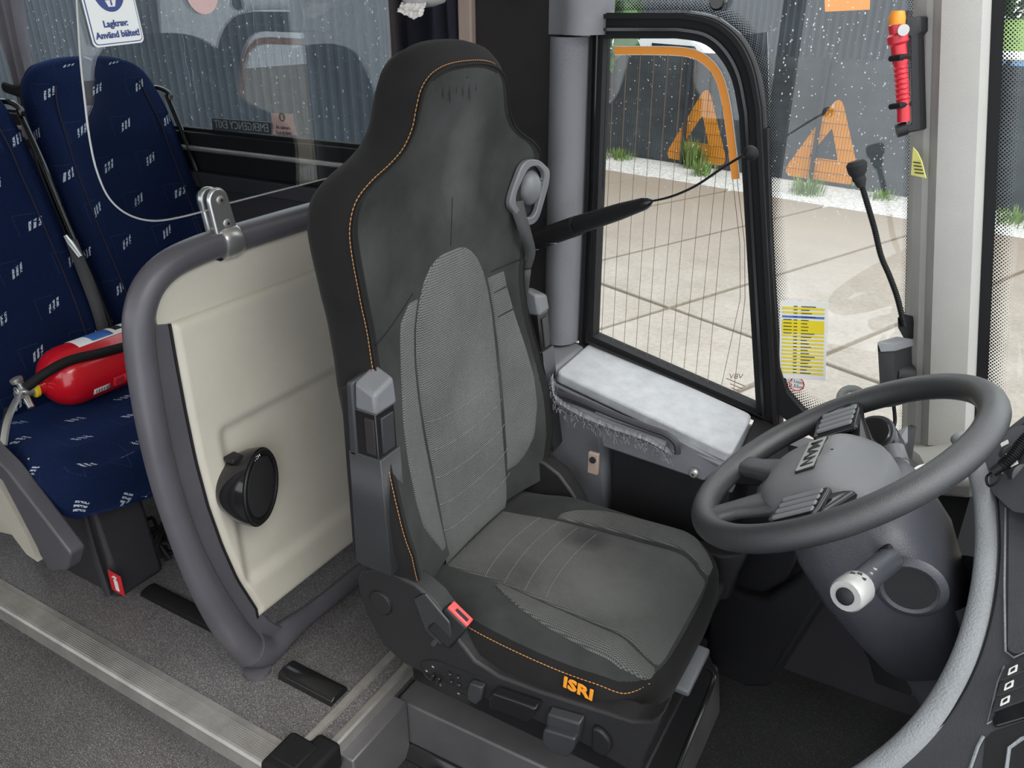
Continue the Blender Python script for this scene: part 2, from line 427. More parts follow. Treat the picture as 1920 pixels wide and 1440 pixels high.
def stitches(path, length, gap, r, nrm=None):
    """separate thread stitches along a line"""
    pts = resample(path, (length+gap)/4); mb = MB()
    for i in range(0, len(pts)-4, 4):
        mb.tube([pts[i], (pts[i+1]+pts[i+2])/2, pts[i+3]], [r*.6, r, r*.6], 5)
    return mb
def text_mesh(name, body, size, mat, org, right, up, parent=None, thick=.0006, align='CENTER', bold=0.0, stretch=1.0):
    cu = bpy.data.curves.new(name, 'FONT'); cu.body = body; cu.size = size; cu.extrude = thick/2; cu.align_x = align; cu.align_y = 'CENTER'; cu.offset = bold; cu.resolution_u = 2
    to = bpy.data.objects.new(name+'_src', cu); COL.objects.link(to)
    dg = bpy.context.evaluated_depsgraph_get(); me = bpy.data.meshes.new_from_object(to.evaluated_get(dg))
    bpy.data.objects.remove(to); bpy.data.curves.remove(cu)
    right = Vector(right).normalized(); up = Vector(up).normalized(); nm = right.cross(up)
    for v in me.vertices:
        c = v.co.copy(); v.co = Vector(org)+right*c.x*stretch+up*c.y+nm*c.z
    me.materials.clear(); me.materials.append(M[mat])
    o = bpy.data.objects.new(name, me); COL.objects.link(o)
    if parent is not None: attach(o, parent)
    return o
def pillow(outline, front, side, mapf, nw=28, uv=True, crown=None):
    """upholstered body: outline = right half [(w,h)] from base to the top centre line, front(w,h,hw)->depth,
    side = [(outward, depth)] profile from the front edge to the back"""
    n = len(outline); rows = []; uvs = []
    # normals
    nr = []
    for i in range(n):
        a = outline[max(0, i-1)]; b = outline[min(n-1, i+1)]
        t = Vector((b[0]-a[0], b[1]-a[1])); 
        if i == n-1: nr.append(Vector((0, 1))); continue
        t.normalize(); nn = Vector((t.y, -t.x)); nr.append(nn)
    L = 0
    for i, (w, h) in enumerate(outline):
        if i: L += (Vector(outline[i])-Vector(outline[i-1])).length
        row = []; ru = []
        for j in range(nw+1):
            x = -w+2*w*j/nw; row.append(mapf(x, h, front(x, h, max(w, 1e-4)))); ru.append((x, L))
        e = front(w, h, max(w, 1e-4))
        cw_ = crown(h) if crown else 1
        for k, (o, d) in enumerate(side): row.append(mapf(w+nr[i].x*o*cw_, h+nr[i].y*o*cw_, e-d)); ru.append((w+d+o, L))
        bd = side[-1][1]; bo = side[-1][0]
        nb = 8
        for j in range(1, nb):
            x = (w+nr[i].x*bo)*(1-2*j/nb); row.append(mapf(x, h+nr[i].y*bo, e-bd-.02*(1-(1-2*j/nb)**2))); ru.append((x, L+.5))
        for k, (o, d) in enumerate(reversed(side)): row.append(mapf(-w-nr[i].x*o*cw_, h+nr[i].y*o*cw_, e-d)); ru.append((-w-d-o, L))
        rows.append(row); uvs.append(ru)
    mb = MB(); mb.grid(rows, True, uvs if uv else None)
    mb.f.append(tuple(range(len(rows[0])))); mb.mi.append(0)
    return mb
def patch(h0, h1, wl, wr, surf, t, nh=24, nw=14, pw=5, mapf=None, under=.004):
    """padded panel lying on an upholstered surface between the limits wl(h)..wr(h)"""
    rows = []; uvs = []
    for i in range(nh+1):
        h = h0+(h1-h0)*i/nh; a, b = wl(h), wr(h); row = []; ru = []
        v = abs(2*i/nh-1)
        for j in range(nw+1):
            u = abs(2*j/nw-1); x = a+(b-a)*j/nw
            off = (t+under)*(1-u**pw)**.5*(1-v**(pw*2))**.5 - under
            row.append(mapf(x, h, surf(x, h)+off)); ru.append((x, h))
        rows.append(row); uvs.append(ru)
    return MB().grid(rows, False, uvs)
# ================================================================== SETTING: floors, walls, windows
WY = 1.85                                    # inner face of the left side wall
struct(MB().box2((-4.6, .80, -.40), (-.985, 2.0, 0)).build('floor', 'floor_vinyl', smooth=False))
mb = MB()
prof = [(-4.6, -.06), (-2.6, -.07), (-2.136, -.10), (-1.32, -.149), (-.985, -.175), (-.9, -.21)]
mb.hexa([Vector((x, -.75, z)) for x, z in prof]+[Vector((-.9, -.75, -.5)), Vector((-4.6, -.75, -.5))],
        [Vector((x, .80, z)) for x, z in prof]+[Vector((-.9, .80, -.5)), Vector((-4.6, .80, -.5))])
struct(mb.build('floor_aisle', 'floor_vinyl', smooth=False))
struct(MB().box2((-.985, -.75, -.45), (.75, 2.0, -.21)).build('floor_cab', 'carpet_cab', smooth=False))
struct(MB().box2((-4.6, -.75, 2.05), (-.12, 1.95, 2.12)).build('ceiling', 'cream_panel', smooth=False))  # unseen roof, added to shade from above, cut short in front for daylight
struct(MB().box2((-4.65, -.75, -.4), (-4.58, 2.0, 2.1)).build('wall_rear', 'board_brown', smooth=False))
mb = MB(); mb.box2((-4.6, -.80, -.45), (-.95, -.74, .95)); mb.box2((-4.6, -.80, 1.85), (-.1, -.74, 2.1))
for x in (-4.6, -2.9, -1.05): mb.box2((x, -.80, .9), (x+.10, -.74, 1.9))
struct(mb.build('wall_right', 'dark_trim'))  # unseen side, added to cut the fill light from the right
# side wall: lower part under the passenger window, sill zone, board between the two windows
mb = MB()
mb.box2((-4.6, WY, -.4), (-1.30, WY+.08, 1.02))
mb.box2((-4.6, WY-.03, .95), (-1.30, WY, 1.00))
struct(mb.build('wall_left', 'dark_trim', bevel=.004))
struct(MB().box2((-1.30, WY-.035, -.4), (-.93, WY+.08, 2.1)).build('wall_left_board', 'board_brown', bevel=.004))
struct(MB().box2((-1.0, WY+.02, -.4), (.35, WY+.08, .50)).build('wall_left_cab', 'dark_trim'))
# bright rail and ledge below the passenger window
mb = MB(); mb.tube([(-4.5, WY-.012, 1.075), (-1.31, WY-.012, 1.075)], .013, 10, flat=.7)
struct(mb.build('trim_rail', 'alu'))
struct(MB().box2((-4.6, WY-.005, 1.0), (-1.30, WY+.06, 1.125)).build('trim_sill', 'rubber_black', bevel=.004))
# passenger window
wr = sroot('window_1', (-2.9, WY+.03, 1.1))
MB().box2((-4.5, WY+.028, 1.12), (-1.28, WY+.036, 2.05)).build('pane', 'tinted_glass', wr, smooth=False)
mb = MB(); mb.box2((-1.40, WY+.02, 1.12), (-1.30, WY+.05, 2.05)); mb.box2((-4.5, WY+.02, 1.10), (-1.3, WY+.05, 1.135))
mb.build('frame', 'rubber_black', wr)
mb = MB()
for i in range(900):
    x = random.uniform(-3.2, -1.5); z = random.uniform(1.13, 1.75); r = random.choice((.0011, .0015, .0022, .003))*random.uniform(.7, 1.2)
    mb.sphere((x, WY+.039, z), r, 3, (1, .6, random.choice((1, 1, 1.6))))
for i in range(12):
    x = random.uniform(-3.0, -1.6); z = random.uniform(1.3, 1.7); L = random.uniform(.05, .2)
    mb.tube([(x+.004*math.sin(k*1.7), WY+.038, z-L*k/6) for k in range(7)], .0006, 4)
mb.build('rain_drops', 'water_drop', wr, kind='stuff')
# ---- curtains
def curtain(x0, x1, z0, z1, folds, amp, y, mat, label, pinch=0):
    rows = []
    for i in range(13):
        t = i/12; z = z0+(z1-z0)*t; row = []
        for j in range(folds*8+1):
            s = j/(folds*8); a = amp*math.sin(s*folds*2*math.pi+.6*math.sin(t*3))
            sq = 1-pinch*math.exp(-((t-.25)/.22)**2)
            xm = (x0+x1)/2; row.append((xm+(x0+(x1-x0)*s-xm)*sq+.01*math.sin(t*5+s*9), y+a, z))
        rows.append(row)
    o = MB().grid(rows).build('curtain', mat, solid=.003)
    return tag(o, label, 'curtain')
curtain(-1.44, -1.20, 1.13, 2.04, 4, .016, WY-.045, 'curtain_navy', 'dark navy curtain gathered behind the driver headrest')
curtain(-3.25, -3.0, 1.05, 2.04, 3, .022, WY-.06, 'curtain_grey', 'grey curtain hanging behind the blue passenger seats', .45)
tag(MB().tube([(-3.21, WY-.09, 1.235), (-3.12, WY-.10, 1.225), (-3.03, WY-.09, 1.23)], .012, 8, flat=1.6).build('curtain_tie', 'rubber_black'), 'black strap tied round the grey curtain', 'strap')
# ---- posts between the windows
o = MB().box2((-1.205, WY-.055, .9), (-1.165, WY-.02, 2.04)).build('trim_strip', 'beige_strip', bevel=.005); struct(o)
prof = [(-.958, WY-.03), (-.948, WY-.05), (-.93, WY-.068), (-.908, WY-.075), (-.886, WY-.066), (-.870, WY-.045), (-.862, WY-.01), (-.862, WY+.05), (-.958, WY+.05)]
mb = MB(); mb.hexa([Vector((x, y, .675-.0)) for x, y in prof], [Vector((x, y, 1.44)) for x, y in prof])
struct(mb.build('trim_pillar', 'stained_pillar', angle=60))
p2 = [(x+(.035 if x > -.95 else 0), y-.01) for x, y in prof]
mb = MB(); mb.hexa([Vector((x, y, 1.445)) for x, y in p2], [Vector((x, y, 2.04)) for x, y in p2])
struct(mb.build('trim_pillar_head', 'bpillar_grey', angle=60))
# ---- driver's side window: black frame, glass, orange bus bar, heating wires
W2 = WY+.005
def W(px, py, y=W2): return P(px, py, 'Y', y)
wr = sroot('window_2', W(1270, 650))
inner_px = [(1115, 629), (1135, 72), (1285, 72), (1345, 95), (1383, 160), (1393, 240), (1420, 763)]
inner = [W(1115, 629), W(1125, 360), W(1135, 72), W(1270, 72)]+cr_spline([W(1270, 72), W(1318, 80), W(1350, 105), W(1375, 150), W(1388, 215)], 4)[1:]+[W(1402, 460), W(1420, 763)]
outer = [W(1092, 646), W(1106, 360), W(1116, 24), W(1290, 24)]+cr_spline([W(1290, 24), W(1345, 36), W(1390, 72), W(1417, 125), W(1432, 200)], 4)[1:]+[W(1445, 460), W(1464, 800)]
n = len(inner)
def ring(a, b, y0, y1):
    mb = MB(); k = len(a)
    rows = [[(p.x, y0, p.z) for p in b], [(p.x, y0, p.z) for p in a], [(p.x, y1, p.z) for p in a], [(p.x, y1, p.z) for p in b]]
    rows = [[r[j] for r in rows] for j in range(k)]; rows.append(rows[0])
    return mb.grid(rows, True)
ring(inner, outer, W2-.012, W2+.03).build('frame', 'rubber_black', wr, angle=35)
mid = [a.lerp(b, .30) for a, b in zip(inner, outer)]; mid2 = [a.lerp(b, .42) for a, b in zip(inner, outer)]
ring(mid, mid2, W2-.024, W2).build('frame_bead', 'gloss_black', wr)
mid = [a.lerp(b, .78) for a, b in zip(inner, outer)]; mid2 = [a.lerp(b, .96) for a, b in zip(inner, outer)]
ring(mid, mid2, W2-.026, W2).build('frame_lip', 'rubber_black', wr)
MB().prism([(p.x, W2+.012, p.z) for p in inner], (0, .005, 0)).build('pane', 'pane_glass', wr, smooth=False)
cl = [W(1152, 95, W2+.008), W(1230, 95, W2+.008), W(1285, 98, W2+.008), W(1318, 110, W2+.008), W(1345, 140, W2+.008), W(1360, 190, W2+.008), W(1370, 260, W2+.008), W(1379, 336, W2+.008)]
cl = cr_spline(cl, 5)
def ribbon(path, wd, th, nrm=(0, 1, 0)):
    mb = MB(); nrm = Vector(nrm); rows = []
    for i, p in enumerate(path):
        t = (path[min(i+1, len(path)-1)]-path[max(i-1, 0)]).normalized(); s = t.cross(nrm).normalized()*wd/2
        rows.append([p-s, p+s, p+s+nrm*th, p-s+nrm*th])
    mb.grid(rows, True); mb.f += [(0, 1, 2, 3), tuple(len(rows)*4-4+k for k in range(4))]; mb.mi += [0, 0]; return mb
ribbon(cl, .0165, .002).build('bus_bar', 'orange', wr)
ribbon([p+Vector((0, .0025, 0)) for p in cl], .0195, .0008, (0, 1, 0)).build('bus_bar_edge', 'white_print', wr)
tops = [(1152, 100), (1175, 102), (1201, 102), (1227, 102), (1253, 103), (1280, 105), (1306, 112), (1333, 130), (1356, 190), (1368, 260), (1373, 330), (1382, 335)]
bots = [(1128, 628), (1149, 640), (1170, 650), (1192, 661), (1213, 672), (1236, 684), (1258, 694), (1281, 706), (1303, 718), (1326, 728), (1350, 735), (1374, 745)]
for a, b in zip(tops, bots):
    k = (a[0]*.45+b[0]*.55, a[1]*.45+b[1]*.55)
    if a[1] >= 330: pth = [W(*a, W2+.009), W(a[0]+14, 455, W2+.009), W(a[0]+15, 560, W2+.009), W(*b, W2+.009)]
    else: pth = [W(*a, W2+.009), W(*b, W2+.009)]
    MB().tube(pth, .0007, 5).build('heating_wire', 'wire_bronze', wr)
# maker's mark printed on the pane, seen from behind
o0 = W(1380, 706, W2+.007)
text_mesh('pane_mark', 'VBV', .020, 'wire_bronze', o0, (-1, 0, -.22), (.0, 0, 1), wr, .0004)
for k, (dx, dz, L) in enumerate(((0, -.016, .05), (.004, -.027, .034), (.002, -.036, .022))):
    MB().box((o0.x+dx, W2+.008, o0.z+dz), (L, .0006, .0022), Matrix.Rotation(math.radians(12), 3, 'Y')).build('pane_mark', 'wire_bronze', wr)
# ---- quarter window between frame and front pillar
wr = sroot('window_3', W(1580, 740))
q = [W(1436, 60), W(1445, 460), W(1462, 690), W(1476, 735), W(1505, 768), W(1545, 790), W(1690, 880), W(1712, 880), W(1722, 0), W(1722, -140), W(1150, -140), W(1120, 18), W(1290, 20), W(1345, 32), W(1390, 66)]
MB().prism([(p.x, W2+.012, p.z) for p in q], (0, .005, 0)).build('pane', 'pane_glass', wr, smooth=False)
def frit(edge, inward, y, name='frit_dots'):
    """edge, inward: matching lists of points"""
    rows = []; uv = []; L = 0
    for i, (a, b) in enumerate(zip(edge, inward)):
        if i: L += (a-edge[i-1]).length
        rows.append([(a.x, y, a.z), (b.x, y, b.z)]); uv.append([(L, 0), (L, 1)])
    return MB().grid(rows, False, uv)
e = cr_spline([W(1150, 20), W(1290, 20), W(1345, 32), W(1390, 66), W(1418, 120), W(1434, 200), W(1447, 460), W(1462, 690), W(1476, 735), W(1505, 768), W(1560, 800), W(1690, 870)], 5)
i_ = cr_spline([W(1150, -8), W(1295, -8), W(1355, 6), W(1410, 50), W(1442, 112), W(1457, 198), W(1471, 460), W(1484, 680), W(1496, 712), W(1520, 740), W(1575, 772), W(1700, 845)], 5)
frit(e, i_, W2+.010).build('frit_band', 'frit_dots', wr, smooth=False, merge=False)
e = [W(1722, -100), W(1714, 300), W(1706, 600), W(1698, 860)]; i_ = [W(1700, -100), W(1693, 300), W(1686, 600), W(1680, 860)]
frit(e, i_, W2+.010).build('frit_band', 'frit_dots', wr, smooth=False, merge=False)
ed = [W(1440, 240), W(1446, 460), W(1462, 690), W(1476, 735), W(1505, 768), W(1560, 800), W(1690, 870)]
od = [W(1430, 240), W(1436, 460), W(1450, 720), W(1462, 775), W(1495, 800), W(1545, 830), W(1690, 905)]
mb = MB(); mb.grid([[(a.x, W2-.008, a.z), (b.x, W2-.008, b.z), (b.x, W2+.02, b.z), (a.x, W2+.02, a.z)] for a, b in zip(ed, od)], True)
mb.build('seal', 'rubber_black', wr)
c = W(1345, 3, W2-.01); MB().lathe([(.001, -.006), (.014, -.006), (.018, -.001), (.018, .012)], c, (0, 1, 0), 20).build('sensor_cap', 'gloss_black', wr)
mb = MB()
for i in range(420):
    px, py = random.uniform(1440, 1700), random.uniform(0, 430)
    p = W(px, py, W2+.019); r = random.choice((.0008, .0011, .0016))
    mb.sphere(p, r, 3, (1, .6, random.choice((1, 1.5))))
for i in range(260):
    p = W(random.uniform(1140, 1380), random.uniform(80, 420), W2+.019); mb.sphere(p, random.choice((.0007, .001, .0013)), 3, (1, .6, 1.2))
mb.build('rain_drops', 'water_drop', wr, kind='stuff')
# ---- front pillar (leans back) and windscreen edge
def pil(px0, py0, px1, py1, y): return P(px0, py0, 'Y', y), P(px1, py1, 'Y', y)
def pillar_face(pxs_top, pxs_bot, ys, ytop=-60, ybot=835):
    return [P(x, ytop, 'Y', y) for x, y in zip(pxs_top, ys)], [P(x, ybot, 'Y', y) for x, y in zip(pxs_bot, ys)]
ys = [WY+.02, WY-.015, WY-.03, WY-.032, WY-.06, WY-.062, WY-.055, WY-.03, WY+.05]
t, b = pillar_face([1712, 1722, 1740, 1752, 1768, 1800, 1845, 1860, 1865], [1690, 1700, 1715, 1726, 1740, 1770, 1808, 1822, 1828], ys)
mb = MB(); mb.hexa(t, b); pil_o = mb.build('trim_front_pillar', 'pillar_grey', angle=25); struct(pil_o)
wr = sroot('window_4', P(1880, 500, 'Y', WY))
# windscreen starts behind the pillar and curves away to the front
wt = [P(1858, -80, 'Y', WY+.01), P(1822, 835, 'Y', WY+.01)]
def wind(s, z):
    xb = interp(z, [wt[1].z, wt[0].z], [wt[1].x, wt[0].x]); a = min(s*math.pi, math.pi/2)
    return Vector((xb+.78*math.sin(a), WY+.01-.62*(1-math.cos(a))-max(0, s-.5)*3.9, z))
zs = [wt[1].z-.1+(2.05-wt[1].z+.1)*k/10 for k in range(11)]
MB().grid([[wind(s/24, z) for s in range(25)] for z in zs]).build('pane', 'pane_glass', wr, solid=.005)
def wband(s0, s1, dy):
    rows = []; uv = []
    for k, z in enumerate(zs):
        a, b = wind(s0, z), wind(s1, z); rows.append([a+Vector((0, dy, 0)), b+Vector((0, dy, 0))]); uv.append([(z, 0), (z, 1)])
    return MB().grid(rows, False, uv)
wband(0, .0105, -.004).build('edge_print', 'rubber_black', wr, merge=False)
wband(.0105, .0245, -.004).build('frit_band', 'frit_dots', wr, smooth=False, merge=False)
# ================================================================== DRIVER SEAT
SY = 1.30                                     # seat centre line
seat = thing('driver_seat', 'dark grey driver seat with tall headrest, orange stitching and armrests, behind the steering wheel', 'seat', (-.6, SY, -.1))
OUT = [(.262, .395), (.278, .44), (.295, .52), (.305, .60), (.30, .70), (.287, .80), (.277, .90), (.281, .97), (.295, 1.04), (.315, 1.12), (.322, 1.172), (.308, 1.212), (.27, 1.238), (.225, 1.257), (.186, 1.280), (.16, 1.312), (.149, 1.345), (.137, 1.372), (.114, 1.391), (.08, 1.402), (.04, 1.407), (0, 1.408)]
out = [(p.x, p.y) for p in cr_spline([(a, b, 0) for a, b in OUT], 4)]
ZC = [.30, .40, .52, .62, .76, .85, .93, 1.03, 1.18, 1.27, 1.35, 1.42]
XE = [-.82, -.815, -.812, -.829, -.863, -.884, -.892, -.890, -.874, -.864, -.857, -.852]
XC = [-.855, -.858, -.872, -.882, -.896, -.902, -.906, -.908, -.902, -.884, -.864, -.852]
hwz = [(b, a) for a, b in OUT]
def hw_at(z): return interp(z, [q[0] for q in hwz], [q[1] for q in hwz])
def bfront(w, z, hw):
    e, c = interp(z, ZC, XE), interp(z, ZC, XC)
    return c+(e-c)*min(1, abs(w)/max(hw, .10))**2.6
def bsurf(w, z): return bfront(w, z, hw_at(z))
def bmap(w, h, d): return Vector((d, SY+w, h))
side = [(.004, .004), (.010, .014), (.016, .032), (.018, .055), (.014, .078), (.002, .098), (-.022, .112)]
back = pillow(out, bfront, side, bmap, crown=lambda h: 1+1.3*smooth(1.33, 1.40, h)).build('backrest', 'suede_black', seat, angle=60)
# front facing of smooth greenish cloth, laid over the whole front
rows = []; uvs = []
for i, (w_, h_) in enumerate(out):
    ww = max(0, w_-.006); hh = h_-(.006 if i > len(out)-14 else 0)
    rows.append([bmap(-ww+2*ww*j/24, hh, bfront(-ww+2*ww*j/24, hh, max(w_, 1e-3))+.0028-.004*abs(2*j/24-1)**10) for j in range(25)])
MB().grid(rows).build('front_cover', 'suede_green', seat, angle=60)
IW = [(.36, .128), (.45, .137), (.52, .141), (.61, .146), (.70, .152), (.80, .153), (.87, .150), (.93, .140), (.98, .122), (1.02, .098), (1.045, .068), (1.058, .030), (1.0605, .004)]
def iw(z): return interp(z, [a for a, b in IW], [b for a, b in IW])
patch(.37, 1.0604, lambda z: -iw(z), lambda z: iw(z), bsurf, .016, 60, 22, 6, bmap).build('centre_panel', 'weave_back', seat, angle=70)
# side bolster panels in the same cloth
def bo(z): return interp(z, [.465, .49, .53, .60, .68, .76, .84, .92, .965], [.165, .215, .25, .272, .275, .262, .240, .214, .205])
patch(.462, .971, lambda z: iw(z)-.003, bo, bsurf, .006, 40, 10, 8, bmap).build('bolster_panel', 'weave_back', seat, angle=70)
def boL(z): return interp(z, [.41, .45, .49, .53, .60, .68, .76, .84, .90, .955, .999], [.146, .172, .20, .225, .236, .236, .226, .207, .197, .188, .142])
patch(.41, 1.0, lambda z: -boL(z), lambda z: -min(iw(z)-.003, boL(z)-.001), bsurf, .006, 40, 10, 8, bmap).build('bolster_panel', 'weave_back', seat, angle=70)
# orange top-stitching round the front edge
ol = [bmap(-w_+.0*0, h_, bfront(w_, h_, max(w_, 1e-3))+.001) for w_, h_ in out]
orr = [bmap(w_, h_, bfront(w_, h_, max(w_, 1e-3))+.001) for w_, h_ in reversed(out)]
def outward(pts, d):
    res = []
    for i, p in enumerate(pts):
        t = (pts[min(i+1, len(pts)-1)]-pts[max(0, i-1)]); t.x = 0; t.normalize(); nn = Vector((0, t.z, -t.y)) if False else Vector((0, -t.z, t.y))
        res.append(p+nn*d)
    return res
path = ol+orr[1:]
stitches(outward([p+Vector((-.001-.016*smooth(SY+.08, SY+.15, p.y), 0, 0)) for p in path], .0065), .0062, .0018, .0010).build('orange_stitching', 'orange_thread', seat, kind='stuff')
MB().tube(outward([p+Vector((.001, 0, 0)) for p in path], .001), .0016, 6).build('piping', 'suede_black', seat)
# pale quilting lines on the centre panel
for zz in (.46, .525, .59, .655, .72):
    pts = [bmap(x/20*.142, zz+.018*(x/20)**2*1.0-.006, bsurf(x/20*.142, zz)+.0168*(1-abs(x/20*.97)**6)**.5+.0006) for x in range(-20, 21)]
    stitches(pts, .0045, .002, .0007).build('quilt_line', 'grey_thread', seat)
for zz in (.80, .86, .92):
    a, b = iw(zz)+.012, bo(zz)-.012
    pts = [bmap(a+(b-a)*x/10, zz+.002*x/10, bsurf(a+(b-a)*x/10, zz)+.0062) for x in range(11)]
    if zz > .85: MB().tube(pts, .0014, 5).build('seam', 'suede_green', seat)
pts = [bmap(.0+.006*k/10, 1.062+.10*k/10, bsurf(.003, 1.062+.10*k/10)+.0025) for k in range(11)]
MB().tube(pts, .0013, 6).build('seam', 'suede_black', seat)
pts = [bmap(0, 1.409+.0, -.853), bmap(0, 1.42, -.866), bmap(0, 1.4265, -.885), bmap(0, 1.428, -.905)]
MB().tube(cr_spline(pts, 4), .0014, 6).build('seam', 'suede_black', seat)
for w0, z0, w1, z1 in ((-.268, .945, -.135, 1.003), (.15, .970, .268, .971)):
    pts = [bmap(w0+(w1-w0)*k/12, z0+(z1-z0)*(k/12)**1.3, bsurf(w0+(w1-w0)*k/12, z0+(z1-z0)*k/12)+.0028) for k in range(13)]
    MB().tube(pts, .0014, 6).build('seam', 'suede_black', seat)
for k in range(7):                           # gathers under the headrest seam
    w0 = -.10+.022*k; L = (.02, .035, .045, .03, .04, .05, .03)[k]
    pts = [bmap(w0+.004*j/5, 1.392-.012*abs(w0+.02)*4-L*j/5, bsurf(w0, 1.37)+.0026) for j in range(6)]
    MB().tube(pts, [.0016, .0018, .0016, .0013, .001, .0004], 5).build('gather', 'suede_green', seat)
# ---- cushion
CO = [(.235, -.885), (.248, -.80), (.262, -.68), (.268, -.55), (.266, -.45), (.256, -.392), (.232, -.358), (.19, -.340), (.12, -.332), (.06, -.330), (0, -.3295)]
cout = [(p.x, p.y) for p in cr_spline([(a, b, 0) for a, b in CO], 5)]
def chw(x): return interp(x, [b for a, b in CO], [a for a, b in CO])
def cfront(w, x, hw):
    u = min(1, abs(w)/.268)
    z = .372+.022*math.exp(-((u-.74)/.2)**2)*smooth(-.86, -.70, x) - .014*smooth(.84, 1.0, u)
    z += .008*math.sin((x+.86)/.5*math.pi)*0
    z -= .050*smooth(-.44, -.33, x)**1.6
    z -= .012*smooth(-.70, -.86, x)
    return z
def csurf(w, x): return cfront(w, x, chw(x))
def cmap(w, x, d): return Vector((x, SY+w, d))
cside = [(.004, .004), (.010, .014), (.016, .032), (.018, .055), (.014, .080), (.002, .105), (-.012, .125)]
pillow(cout, cfront, cside, cmap, nw=48).build('cushion', 'suede_black', seat, angle=60)
rows = []
for i, (w_, h_) in enumerate(cout):
    ww = max(0, w_-.004); hh = h_-(.004 if i > len(cout)-25 else 0)
    rows.append([cmap(-ww+2*ww*j/48, hh, cfront(-ww+2*ww*j/48, hh, 1)+.0034-.0045*abs(2*j/48-1)**16) for j in range(49)])
MB().grid(rows).build('cushion_cover', 'suede_green', seat, angle=60)
def ci(x): return interp(x, [-.86, -.75, -.60, -.45, -.38, -.345, -.333], [.132, .138, .150, .160, .166, .160, .15])
patch(-.868, -.334, lambda x: -ci(x), lambda x: ci(x), csurf, .012, 50, 22, 8, cmap).build('centre_panel', 'weave_seat', seat, angle=70)
def co(x): return interp(x, [-.72, -.68, -.62, -.55, -.45, -.39, -.35, -.338], [.15, .178, .205, .222, .234, .232, .21, .19])
patch(-.722, -.337, lambda x: ci(x)-.003, co, csurf, .008, 36, 10, 10, cmap).build('bolster_panel', 'weave_seat', seat, angle=70)
patch(-.722, -.337, lambda x: -co(x), lambda x: -ci(x)+.003, csurf, .008, 36, 10, 10, cmap).build('bolster_panel', 'weave_seat', seat, angle=70)
for xx in (-.765, -.715, -.665, -.615):
    pts = [cmap(k/20*.132, xx+.014*(k/20)**2, csurf(k/20*.132, xx)+.0124*(1-abs(k/20*.95)**8)**.5+.0006) for k in range(-20, 21)]
    stitches(pts, .0045, .002, .0006).build('quilt_line', 'grey_thread', seat)
cpath = [cmap(-w_-.0062, h_+(.0 if w_ > .2 else .006), cfront(w_, h_, 1)-.0035) for w_, h_ in cout if h_ > -.76]
cpath = [p for p in cpath if p.y < SY-.185]
stitches(cpath, .0062, .0016, .0012).build('orange_stitching', 'orange_thread', seat, kind='stuff')
# maker's name embroidered on the near side of the cushion
text_mesh('lettering', 'ISRI', .036, 'orange_print', P(1084, 1292, 'Y', 1.0135), (1, 0, -.07), (.05, 0, 1), seat, .002, bold=.0012, stretch=1.14)
# ---- moulded side trim with the controls
SHY = 1.0
def sh(px, py, y=SHY): return P(px, py, 'Y', y)
so_px = [(669, 1090), (676, 1072), (700, 1068), (738, 1076), (778, 1097), (812, 1127), (842, 1168), (862, 1204), (890, 1240), (935, 1268), (1010, 1296), (1100, 1325), (1185, 1352), (1222, 1352), (1245, 1335), (1232, 1375), (1212, 1415), (1203, 1450), (1185, 1450), (1110, 1405), (1000, 1350), (880, 1300), (800, 1266), (752, 1243), (716, 1206), (688, 1155), (674, 1118)]
mb = MB(); mb.prism([sh(*q) for q in so_px], (0, .05, 0)); shell = mb.build('side_trim', 'seat_plastic', seat, bevel=.006, seg=3)
mb = MB(); mb.prism([Vector((p.x, 2*SY-p.y-.05, p.z)) for p in [sh(*q) for q in so_px]], (0, .05, 0)); mb.build('side_trim', 'seat_plastic', seat, bevel=.006)
c = sh(714, 1130); MB().lathe([(.0265, -.003), (.028, -.0015), (.028, .01)], c+Vector((0, -.0005, 0)), (0, 1, 0), 28).build('pivot_cap', 'seat_plastic', shell)
MB().tube([c+Vector((.030*math.cos(a*.2618), -.0007, .030*math.sin(a*.2618))) for a in range(24)], .0012, 5, closed=True).build('pivot_ring', 'black_plastic', shell)
# inclined trim plate in front of the pivot
mb = MB(); mb.prism([sh(778, 1120), sh(800, 1110), sh(846, 1165), sh(850, 1192), sh(828, 1208), sh(800, 1180)], (0, -.006, 0)); mb.build('trim_plate', 'arm_plastic', shell, bevel=.003)
# control pod outline and buttons
pod = rpoly([sh(785, 1240), sh(815, 1236), sh(905, 1272), sh(908, 1312), sh(870, 1302), sh(800, 1272)], .018)
MB().tube([p+Vector((0, -.0008, 0)) for p in pod], .001, 5, closed=True).build('pod_seam', 'black_plastic', shell)
def key(px, py, w, h, d, mat, par, rot=15, name='control_button', bev=.002):
    p = sh(px, py); r = Matrix.Rotation(math.radians(rot), 3, 'Y')
    return MB().box(p+Vector((0, -d/2+.001, 0)), (w, d, h), r).build(name, mat, par, bevel=bev)
for a in ((815, 1266), (826, 1272)): key(*a, .007, .02, .012, 'gloss_black', shell)
for a, s_ in (((845, 1262), (.010, .008)), ((860, 1268), (.010, .008)), ((862, 1282), (.010, .008)), ((848, 1276), (.008, .008))): key(*a, *s_, .008, 'gloss_black', shell)
for a in ((812, 1250), (800, 1258), (860, 1300), (826, 1284)): key(*a, .005, .0022, .0022, 'grey_print', shell, name='symbol', bev=0)
mb = MB(); mb.prism([sh(888, 1272), sh(912, 1280), sh(910, 1302), sh(900, 1312), sh(884, 1303), sh(884, 1285)], (0, -.016, 0)); t1 = mb.build('paddle', 'arm_plastic', shell, bevel=.003)
key(897, 1292, .007, .0012, .0, 'grey_print', shell, name='symbol', bev=0) if False else None
